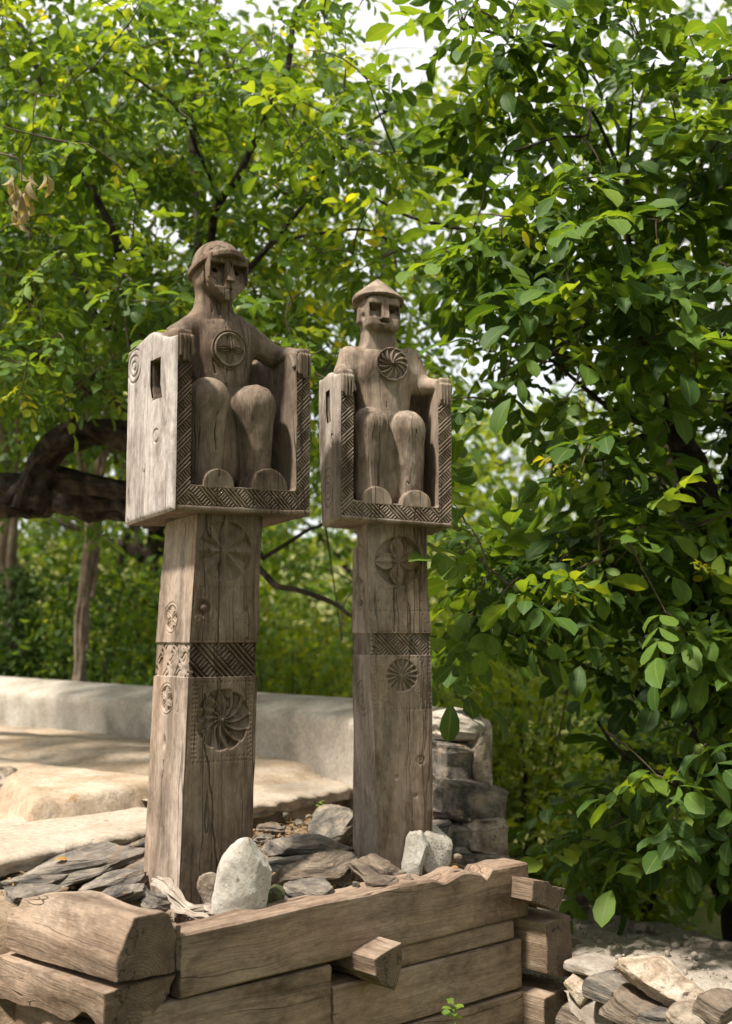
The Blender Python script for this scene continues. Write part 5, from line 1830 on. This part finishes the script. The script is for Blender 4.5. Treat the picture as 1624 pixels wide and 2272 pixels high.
# --- the walnut on the right, its boughs reaching in front of everything on that side
foot = np.array([1.95, 6.1, -0.1])
limbsR = [
    ([foot, at(1605, 1800, 6.1), at(1602, 1500, 6.0), at(1576, 1210, 5.85), at(1532, 1045, 5.75), at(1492, 955, 5.65)], 0.13, 0.045, 'trunk'),
    (path([(1492, 955), (1452, 834), (1430, 740), (1412, 687), (1395, 560), (1385, 400), (1400, 250)], 5.65, 5.2), 0.026, 0.007, 'bough'),
    (path([(1497, 964), (1434, 964), (1381, 995), (1336, 1018), (1300, 1026)], 5.65, 5.1), 0.020, 0.007, 'bough'),
    (path([(1479, 955), (1412, 933), (1345, 897), (1282, 852), (1229, 807), (1184, 776)], 5.65, 5.3), 0.016, 0.006, 'bough'),
    (path([(1452, 857), (1390, 843), (1323, 816), (1278, 799), (1211, 781)], 5.5, 5.0), 0.015, 0.006, 'bough'),
    (path([(1660, 170), (1487, 178), (1362, 150), (1277, 110), (1162, 90), (1027, 55)], 5.6, 5.2), 0.020, 0.006, 'bough'),
    (path([(1262, 105), (1192, 55), (1107, 10)], 5.35, 5.3), 0.010, 0.005, 'bough'),
    (path([(1660, 400), (1567, 435), (1497, 465), (1352, 470), (1187, 515), (1072, 515), (962, 495), (892, 475), (832, 440)], 5.6, 5.4), 0.018, 0.005, 'bough'),
    (path([(1385, 400), (1317, 250), (1302, 300), (1237, 305), (1142, 335)], 5.3, 5.0), 0.009, 0.005, 'bough'),
    (path([(1601, 1520), (1519, 1436), (1470, 1396), (1416, 1342), (1376, 1284), (1332, 1190)], 5.9, 5.0), 0.018, 0.006, 'bough'),
    (path([(1600, 1640), (1450, 1560), (1340, 1500), (1220, 1440), (1100, 1383), (1045, 1298), (1001, 1244)], 5.9, 5.6), 0.016, 0.005, 'bough'),
    (path([(1602, 1790), (1492, 1736), (1434, 1709), (1372, 1664), (1330, 1600)], 6.0, 5.0), 0.017, 0.006, 'bough'),
    ([at(1605, 1500, 6.0), at(1640, 1000, 6.0), at(1660, 400, 5.9), at(1665, -100, 5.7)], 0.07, 0.03, 'bough'),
]


def keepR(P):
    x, y = px_of(P)
    k = (x > 985 + 40 * np.sin(y / 90)) & ~((y > 1520) & (x < 1290 + 40 * np.sin(y / 60))) & (y < 2010)
    k &= ~((y > 1560) & (y < 1740) & (x < 1400) & (rt_.random(len(P)) < 0.7))
    k &= ~((y < 430) & (x < 1000))
    k |= (x > 830) & (x < 1100) & (y > 300) & (y < 560)
    # thinner in the open window right of the shorter statue
    hole = (x > 1000) & (x < 1290) & (y > 700) & (y < 1150)
    return k & ~(hole & (rt_.random(len(P)) < 0.8))


TR = box_targets(rt_, 1150, (0.30, 4.75, 0.55), (2.5, 6.3, 4.45), keepR)
TR = TR[TR[:, 1] > 4.7]
YS = np.array([at(x, y, d) for x, y, d in [(1235, 1040, 5.0), (1265, 1020, 5.0), (1530, 1235, 4.9), (1560, 1262, 4.9), (1240, 1335, 5.0)]])
YEL = compound(YS, unit(rt_.normal(size=YS.shape)), rt_, 2, 3, 0.062, 0.96, 1.0)
tree('walnut_tree', 'walnut tree on the right with large drooping leaves and green nuts', tuple(foot), limbsR, TR, 21, per=3, pairs=3, lsize=0.126, tones=(0.04, 0.88), fruit=16, twig_r=0.007, extra=YEL)

# --- the old walnut leaning in from the left behind the taller statue
footL = np.array([-4.2, 7.6, -0.1])
limbsL = [
    ([footL, at(-420, 1330, 7.4), at(-150, 1120, 7.2), at(60, 1098, 7.0), at(200, 1108, 6.9), at(330, 1130, 6.8), at(430, 1070, 6.8)], 0.12, 0.085, 'trunk'),
    (path([(62, 1130), (92, 1050), (122, 995), (170, 962), (235, 955), (320, 985), (420, 1060)], 6.6, 6.7), 0.092, 0.070, 'bough'),
    (path([(30, 1125), (60, 1075), (105, 1050), (150, 1060), (230, 1075), (330, 1100)], 6.65, 6.75), 0.06, 0.05, 'bough'),
    (path([(150, 965), (165, 920), (195, 880), (215, 820)], 6.6, 6.5), 0.022, 0.008, 'bough'),
    (path([(400, 1000), (330, 930), (278, 902), (194, 850), (86, 783), (0, 739), (-120, 690)], 6.8, 6.3), 0.034, 0.014, 'bough'),
    (path([(420, 980), (350, 850), (288, 767), (207, 681), (165, 600), (80, 500), (-40, 420)], 6.8, 7.0), 0.036, 0.012, 'bough'),
    (path([(430, 980), (372, 850), (316, 742), (277, 639), (250, 520), (160, 325), (135, 260), (100, 190), (50, 70), (17, 0), (-5, -80)], 6.8, 6.6), 0.032, 0.009, 'bough'),
    (path([(435, 980), (410, 830), (374, 730), (330, 656), (318, 560)], 6.9, 7.2), 0.022, 0.010, 'bough'),
    (path([(440, 1000), (445, 800), (440, 540), (436, 400), (430, 250), (440, 160), (455, 60), (470, -60)], 6.9, 7.0), 0.034, 0.008, 'bough'),
    (path([(440, 900), (465, 620), (475, 520), (490, 455), (530, 390), (570, 310), (595, 240), (620, 200), (650, 60), (672, 0), (700, -90)], 6.8, 6.2), 0.028, 0.012, 'bough'),
    (path([(490, 455), (470, 400), (435, 330), (400, 250), (330, 190), (260, 150)], 6.55, 6.2), 0.014, 0.006, 'bough'),
    (path([(470, 760), (540, 620), (600, 540), (670, 460), (700, 400), (750, 340), (800, 290), (880, 230)], 6.7, 6.0), 0.020, 0.006, 'bough'),
    (path([(600, 540), (700, 520), (810, 510), (900, 560)], 6.5, 6.0), 0.012, 0.005, 'bough'),
    (path([(582, 1242), (622, 1214), (681, 1180), (719, 1165), (800, 1120), (900, 1100)], 6.9, 7.4), 0.014, 0.008, 'bough'),
    (path([(430, 1060), (520, 1200), (581, 1269), (612, 1299), (650, 1307), (707, 1329), (751, 1345), (778, 1368), (840, 1400)], 6.8, 6.2), 0.022, 0.008, 'bough'),
    (path([(440, 1000), (582, 1242)], 6.9, 6.9), 0.02, 0.014, 'bough'),
]


def keepL(P):
    x, y = px_of(P)
    k = (x < 960) & (y < 930)
    k &= ~((x > 880) & (y < 260) & (x < 990))
    k |= (x > 600) & (x < 860) & (y > 1180) & (y < 1470) & (rt_.random(len(P)) < 0.10)
    k |= (x < 300) & (y > 900) & (y < 1200) & (rt_.random(len(P)) < 0.10)
    k &= ~((x < 330) & (y > 890) & (P[:, 1] < 7.1) & (rt_.random(len(P)) < 0.85))
    return k


TL = box_targets(rt_, 3300, (-3.2, 5.6, 1.2), (0.9, 8.4, 5.2), keepL)
# a few near sprays that catch the sun
NS = np.array([at(x, y, d) + rt_.normal(size=3) * 0.06 for x, y, d in [(620, 225, 5.2), (700, 250, 5.1), (735, 300, 5.2), (660, 330, 5.4), (420, 735, 5.3), (450, 690, 5.4), (430, 770, 5.2), (240, 80, 5.6), (300, 60, 5.5), (200, 110, 5.6),
                                                                       (230, 350, 5.4), (60, 350, 5.2), (700, 150, 5.3), (800, 180, 5.3), (500, 130, 5.6), (590, 60, 5.7), (380, 30, 5.8), (330, 620, 5.6), (100, 560, 5.4), (740, 790, 5.2)]])
tree('walnut_tree', 'old gnarled walnut leaning in behind the taller statue with an arched bough', tuple(footL), limbsL, np.concatenate([TL, NS]), 31, per=3, pairs=3, lsize=0.088, tones=(0.22, 0.955), fruit=6, twig_r=0.0065)


# --- trees further back
def back_tree(label, fx, fy, h, crown_lo, crown_hi, n, seed, lean=0.0, r0=0.07, lsize=0.10, tones=(0.05, 0.6), bark='bark', per=3, keep=None, nleaf=0):
    r = np.random.default_rng(seed)
    f = np.array([fx, fy, -0.15])
    top = f + np.array([lean, 0.2, h])
    lm = [([f, f + (top - f) * 0.35 + r.normal(size=3) * 0.06, f + (top - f) * 0.7 + r.normal(size=3) * 0.08, top], r0, r0 * 0.35, 'trunk')]
    lo, hi = np.array(crown_lo), np.array(crown_hi)
    for q in range(7):
        a = f + (top - f) * (0.35 + 0.6 * q / 7)
        e = lo + (hi - lo) * r.random(3)
        lm.append(([a, a * 0.5 + e * 0.5 + np.array([0, 0, 0.2]), e], r0 * 0.4, 0.008, 'bough'))
    T = box_targets(r, n, lo, hi, keep)
    return tree('background_tree', label, tuple(f), lm, T, seed, per=per, pairs=2, lsize=lsize, tones=tones, nleaf=nleaf, bark=bark, twig_r=0.006, small=True, group='trees behind the terrace')


back_tree('slim straight tree standing behind the parapet on the left', *atz(160, 1500, 0.1)[:2] * (9.2 / atz(160, 1500, 0.1)[1]), 4.6, (-3.6, 8.6, 3.0), (-1.0, 10.5, 6.5), 900, 41, 0.25, 0.06, 0.11, (0.05, 0.6), 'bark_pale')
back_tree('ivy clad tree trunk at the far left behind the parapet', -3.10, 10.7, 5.2, (-5.0, 9.6, 2.9), (-2.2, 11.6, 6.8), 800, 43, -0.1, 0.11, 0.11, (0.02, 0.5), 'bark_pale')
back_tree('leafy tree behind the middle of the parapet, between the statues', 0.0, 10.5, 5.5, (-1.8, 9.6, 3.0), (1.0, 12.5, 7.0), 700, 45, 0.2, 0.12, 0.12, (0.2, 0.9))
back_tree('tall leafy tree far behind the walnut on the right', 3.0, 11.0, 6.0, (1.9, 9.4, 2.2), (5.2, 12.5, 7.6), 900, 47, -0.2, 0.14, 0.12, (0.1, 0.75))
back_tree('dark tree at the lower right beyond the earth topped wall', 2.35, 7.9, 2.3, (1.5, 7.4, 0.4), (3.6, 9.2, 2.4), 600, 49, 0.1, 0.12, 0.10, (0.0, 0.5))
back_tree('broad tree far behind on the left', -2.6, 14.0, 5.0, (-6.5, 12.5, 1.2), (-0.5, 16.0, 6.0), 1100, 51, 0.2, 0.16, 0.15, (0.1, 0.8))
back_tree('broad tree far behind on the right', 3.4, 15.0, 3.2, (1.4, 13.5, 0.8), (7.0, 17.0, 3.4), 800, 53, 0.2, 0.16, 0.15, (0.2, 0.9))


for i, (x, y, lo, hi, n) in enumerate([(-7.0, 19.0, (-10, 17.5, 0.6), (-4.6, 21, 6.5), 520), (-3.4, 20.0, (-5.6, 18.5, 0.6), (-1.6, 22, 6.0), 520), (0.2, 19.0, (-2.2, 17.5, 0.5), (2.0, 21, 4.6), 560),
                                       (3.2, 20.5, (1.4, 19.0, 0.6), (5.4, 22.5, 5.6), 520), (7.0, 20.0, (4.6, 18.5, 0.6), (9.6, 22, 6.5), 520)]):
    back_tree(['sunlit tree at the far left edge of the wood', 'sunlit tree far behind the taller statue', 'sunlit tree far off between the two posts', 'sunlit tree far off right of the shorter statue', 'sunlit tree at the far right edge of the wood'][i],
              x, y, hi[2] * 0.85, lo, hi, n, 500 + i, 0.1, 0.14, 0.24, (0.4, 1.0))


# --- shrubs beyond the parapet and along the slope
def shrub(label, c, size, n, seed, lsize=0.07, tones=(0.1, 0.9)):
    r = np.random.default_rng(seed)
    c = np.array(c, float)
    root = tag(empty('shrub', (c[0], c[1], -0.2)), label, 'shrub', 'shrubs beyond the parapet')
    b = np.array([c[0], c[1], -0.2])
    for q in range(9):
        e = np.array([r.uniform(-0.4, 0.4) * size[0], r.uniform(-0.4, 0.4) * size[1], size[2] * r.uniform(0.6, 0.95)])
        V, F = tube(catmull([r.normal(size=3) * 0.04 * np.array([1, 1, 0]), e * 0.5 + r.normal(size=3) * 0.06, e], 12), np.linspace(0.02, 0.005, 12), 6)
        link('stem', mesh_from(V, F, 'stem'), M['bark'], root)
    k = max(40, n // 40)
    cl = unit(r.normal(size=(k, 3))) * (r.random((k, 1)) ** 0.4) * np.array(size) * 0.5
    cl[:, 2] += size[2] * 0.5
    P = np.repeat(cl, n // k, 0) + r.normal(size=(k * (n // k), 3)) * 0.10 * min(size)
    P[:, 2] = np.abs(P[:, 2])
    D = unit(r.normal(size=P.shape) + np.array([0, 0, -0.2]))
    N = unit(np.array([0, 0, 1.0]) + r.normal(size=P.shape) * 0.5)
    S = lsize * (0.6 + 0.8 * r.random(len(P)))
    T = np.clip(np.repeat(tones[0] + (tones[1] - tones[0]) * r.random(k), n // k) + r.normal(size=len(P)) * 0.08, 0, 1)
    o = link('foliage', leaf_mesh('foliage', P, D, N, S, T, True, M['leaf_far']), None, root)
    o['kind'] = 'stuff'
    return root


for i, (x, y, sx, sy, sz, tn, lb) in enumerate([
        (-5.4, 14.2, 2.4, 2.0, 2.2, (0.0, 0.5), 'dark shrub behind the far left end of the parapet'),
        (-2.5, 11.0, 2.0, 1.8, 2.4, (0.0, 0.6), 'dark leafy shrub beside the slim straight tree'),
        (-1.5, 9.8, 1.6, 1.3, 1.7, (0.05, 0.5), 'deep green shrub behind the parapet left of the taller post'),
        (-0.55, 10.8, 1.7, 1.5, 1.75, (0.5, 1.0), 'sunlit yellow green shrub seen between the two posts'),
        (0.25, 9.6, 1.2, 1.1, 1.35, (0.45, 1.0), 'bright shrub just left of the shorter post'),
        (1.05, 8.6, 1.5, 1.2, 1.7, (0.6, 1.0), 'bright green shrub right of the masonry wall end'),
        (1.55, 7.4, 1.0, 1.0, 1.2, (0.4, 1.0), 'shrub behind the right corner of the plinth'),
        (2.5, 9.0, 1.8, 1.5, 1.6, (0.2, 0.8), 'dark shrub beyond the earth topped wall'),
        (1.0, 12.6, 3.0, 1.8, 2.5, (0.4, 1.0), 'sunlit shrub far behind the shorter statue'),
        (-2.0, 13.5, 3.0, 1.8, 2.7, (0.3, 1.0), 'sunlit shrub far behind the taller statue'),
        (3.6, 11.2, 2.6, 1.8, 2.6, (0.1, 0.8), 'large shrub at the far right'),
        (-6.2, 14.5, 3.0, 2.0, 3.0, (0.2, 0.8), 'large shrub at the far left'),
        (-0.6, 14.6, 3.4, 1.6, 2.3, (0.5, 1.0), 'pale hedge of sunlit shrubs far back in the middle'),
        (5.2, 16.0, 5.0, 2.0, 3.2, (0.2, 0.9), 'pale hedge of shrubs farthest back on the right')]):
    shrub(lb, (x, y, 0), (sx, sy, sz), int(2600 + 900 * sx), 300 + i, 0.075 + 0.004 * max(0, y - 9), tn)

# --- unseen trees added around the viewer to cut sky fill and shade the fronts
for i, (x, y, h, lo, hi, n, lb) in enumerate([
        (3.4, -4.2, 5.0, (1.2, -6.5, 0.8), (6.2, -2.4, 7.0), 420, 'leafy shade tree added unseen behind the viewer on the right'),
        (-0.6, -5.2, 5.2, (-3.2, -7.5, 0.8), (1.8, -3.6, 6.6), 420, 'leafy shade tree added unseen straight behind the viewer'),
        (5.8, 0.8, 5.0, (3.6, -1.6, 0.8), (8.0, 3.2, 7.0), 420, 'leafy shade tree added unseen to the right of the viewer'),
        (-3.9, -0.9, 4.8, (-5.4, -2.6, 2.9), (-2.0, 1.0, 6.6), 560, 'leafy shade tree added unseen to the left of the viewer'),
        (-5.6, -5.6, 4.4, (-8.2, -7.6, 0.6), (-3.2, -3.8, 4.8), 380, 'leafy shade tree added unseen behind the viewer on the left')]):
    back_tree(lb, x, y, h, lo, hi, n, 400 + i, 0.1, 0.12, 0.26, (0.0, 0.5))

# ivy on the far left trunk, withered leaves, weeds, litter
r = np.random.default_rng(5)
iv = tag(empty('ivy', (-3.10, 10.7, -0.15)), 'dark ivy climbing the far left trunk', 'ivy')
n = 2600
P = np.stack([r.normal(size=n) * 0.16, r.normal(size=n) * 0.16, r.random(n) ** 0.8 * 2.3], 1)
o = link('foliage', leaf_mesh('foliage', P, unit(r.normal(size=(n, 3)) + np.array([0, -0.6, -0.5])), unit(np.array([0, -1, 0.4]) + r.normal(size=(n, 3)) * 0.4), 0.05 + 0.04 * r.random(n), 0.3 * r.random(n), True, M['leaf_far']), None, iv)
o['kind'] = 'stuff'

wr = tag(empty('withered_spray', at(70, 345, 5.0)), 'withered brown spray of curled leaves hanging at the upper left', 'dead leaves')
b0 = at(70, 345, 5.0)
V, F = tube(catmull([at(-60, 330, 5.1) - b0, at(20, 345, 5.0) - b0, at(45, 360, 5.0) - b0, at(48, 400, 5.0) - b0], 14), np.linspace(0.005, 0.003, 14), 6)
link('twig', mesh_from(V, F, 'twig'), M['twig'], wr)
dm = leaf_mesh('withered_leaf', np.zeros((1, 3)), np.array([[0, 1.0, 0]]), np.array([[0, 0, 1.0]]), np.ones(1), np.array([0.8]), False, M['dead'])
dv = np.array([v.co[:] for v in dm.vertices])
dv[:, 2] += 0.9 * dv[:, 0] ** 2 * 3 - 0.35 * dv[:, 1] ** 2
dv[:, 0] *= 0.72
dm.vertices.foreach_set('co', dv.astype(np.float32).ravel())
for i, (x, y) in enumerate([(25, 395), (48, 390), (75, 395), (35, 420), (60, 425), (50, 450), (40, 455), (65, 455), (30, 440), (105, 400), (95, 395), (45, 480), (58, 478), (35, 480), (52, 500), (28, 410), (70, 412), (42, 430), (56, 440), (48, 465), (36, 462)]):
    o = bpy.data.objects.new('withered_leaf', dm)
    col.objects.link(o)
    o.parent = wr
    o.matrix_local = mat_of(at(x, y - 12, 5.0 + r.normal() * 0.03) - b0, np.array([r.normal() * 0.25, r.normal() * 0.3, -1.0]), r.normal(size=3) + np.array([0, -0.8, 0]), 0.066 + 0.03 * r.random())


def weed(label, p, h, n, ls, seed):
    r = np.random.default_rng(seed)
    root = tag(empty('weed', p), label, 'weed')
    V, F = tube(catmull([(0, 0, -0.03), (0.01, 0, h * 0.5), (0.0, 0.01, h)], 10), np.linspace(0.003, 0.0015, 10), 5)
    link('stem', mesh_from(V, F, 'stem'), M['fruit'], root)
    for i in range(n):
        a = i * 2.4
        o = bpy.data.objects.new('leaf', _leaf_variants[int(r.integers(4, 6))])
        col.objects.link(o)
        o.parent = root
        o.matrix_local = mat_of(np.array([0, 0, h * (0.35 + 0.65 * i / n)]), np.array([math.cos(a), math.sin(a), 0.25]), np.array([0, -0.3, 1.0]) + r.normal(size=3) * 0.2, ls * (0.7 + 0.5 * r.random()))
    return root


weed('small green weed sprouting in front of the lower right front beam', at(1005, 2285, 3.75), 0.085, 8, 0.040, 3)
weed('tiny seedling in the dirt under the right flagstone', atz(712, 1812, 0.775), 0.07, 9, 0.024, 4)

n = 2600
uu, ww = r.random(n) * 1.9 - 0.05, 0.35 + r.random(n) * 0.95
P = PO[None] + uu[:, None] * PU + ww[:, None] * PW
P[:, 2] += -0.062 + 0.085 * sstep(ww, 0.55, 1.2) + 0.01 * r.random(n)
o = link('leaf_litter', leaf_mesh('leaf_litter', P, unit(r.normal(size=(n, 3)) * np.array([1, 1, 0.2])), unit(np.array([0, 0, 1.0]) + r.normal(size=(n, 3)) * 0.3), 0.012 + 0.02 * r.random(n), r.random(n), True, M['litter']))
o['kind'] = 'stuff'
for i, (x, y, z, s_) in enumerate([(118, 1908, 0.80, 0.05), (345, 1958, 0.79, 0.035), (1000, 1925, 0.77, 0.03)]):
    me = leaf_mesh('fallen_leaf', np.zeros((1, 3)), np.array([[1, 0.3, 0]]), np.array([[0, -0.4, 1.0]]), np.array([s_]), np.array([1.0]), False, M['litter'])
    tag(link('fallen_leaf', me, None, None, atz(x, y, z)), ['orange fallen leaf on the longest slate at the left', 'dry leaf on the slates beside the taller post', 'dry leaf on the right of the speckled granite stone'][i], 'leaf')

# grit and chips of stone lying in the plinth and on the earth topped wall


def gravel(name, pts, size, mat):
    v, f = ico(1)
    rg = np.random.default_rng(len(pts))
    n = len(pts)
    sc_ = size * (0.35 + rg.random((n, 1, 1)) ** 2 * 1.3) * (0.6 + 0.8 * rg.random((n, 1, 3)))
    V = pts[:, None] + v[None] * (0.75 + 0.5 * rg.random((n, len(v), 1))) * sc_
    F = (np.arange(n)[:, None, None] * len(v) + f[None]).reshape(-1, 3)
    o = link(name, mesh_from(V.reshape(-1, 3), F, name, False), mat)
    o['kind'] = 'stuff'
    return o


n = 1500
uu, ww = r.random(n) * 2.0 - 0.1, 0.30 + r.random(n) * 1.0
P = PO[None] + uu[:, None] * PU + ww[:, None] * PW
P[:, 2] += -0.070 + 0.078 * sstep(ww, 0.55, 1.2)
gravel('gravel', P, 0.008, M['rock_grey'])
n = 1300
aa, bb = r.random(n) * 2.6 - 0.6, -0.14 + r.random(n) * 1.0
P = LA[None] + aa[:, None] * ld + bb[:, None] * ln_
P[:, 2] = 0.302
gravel('gravel', P, 0.010, M['sandy'])

# far whitewashed garden wall glimpsed past the left trunk
wl = link('garden_wall', None)
bpy.data.objects.remove(wl)
bm = bmesh.new()
bmesh.ops.create_cube(bm, size=1)
bmesh.ops.bevel(bm, geom=bm.edges[:], offset=0.06, segments=2, affect='EDGES')
me = bpy.data.meshes.new('garden_wall')
bm.to_mesh(me)
bm.free()
p = at(90, 1480, 17.0)
wl = link('garden_wall', me, M['white_wall'])
wl.location = (p[0] - 0.2, 17.0, 0.35)
wl.scale = (2.2, 0.3, 1.1)
tag(wl, 'pale sunlit garden wall far behind the slim tree', 'wall')
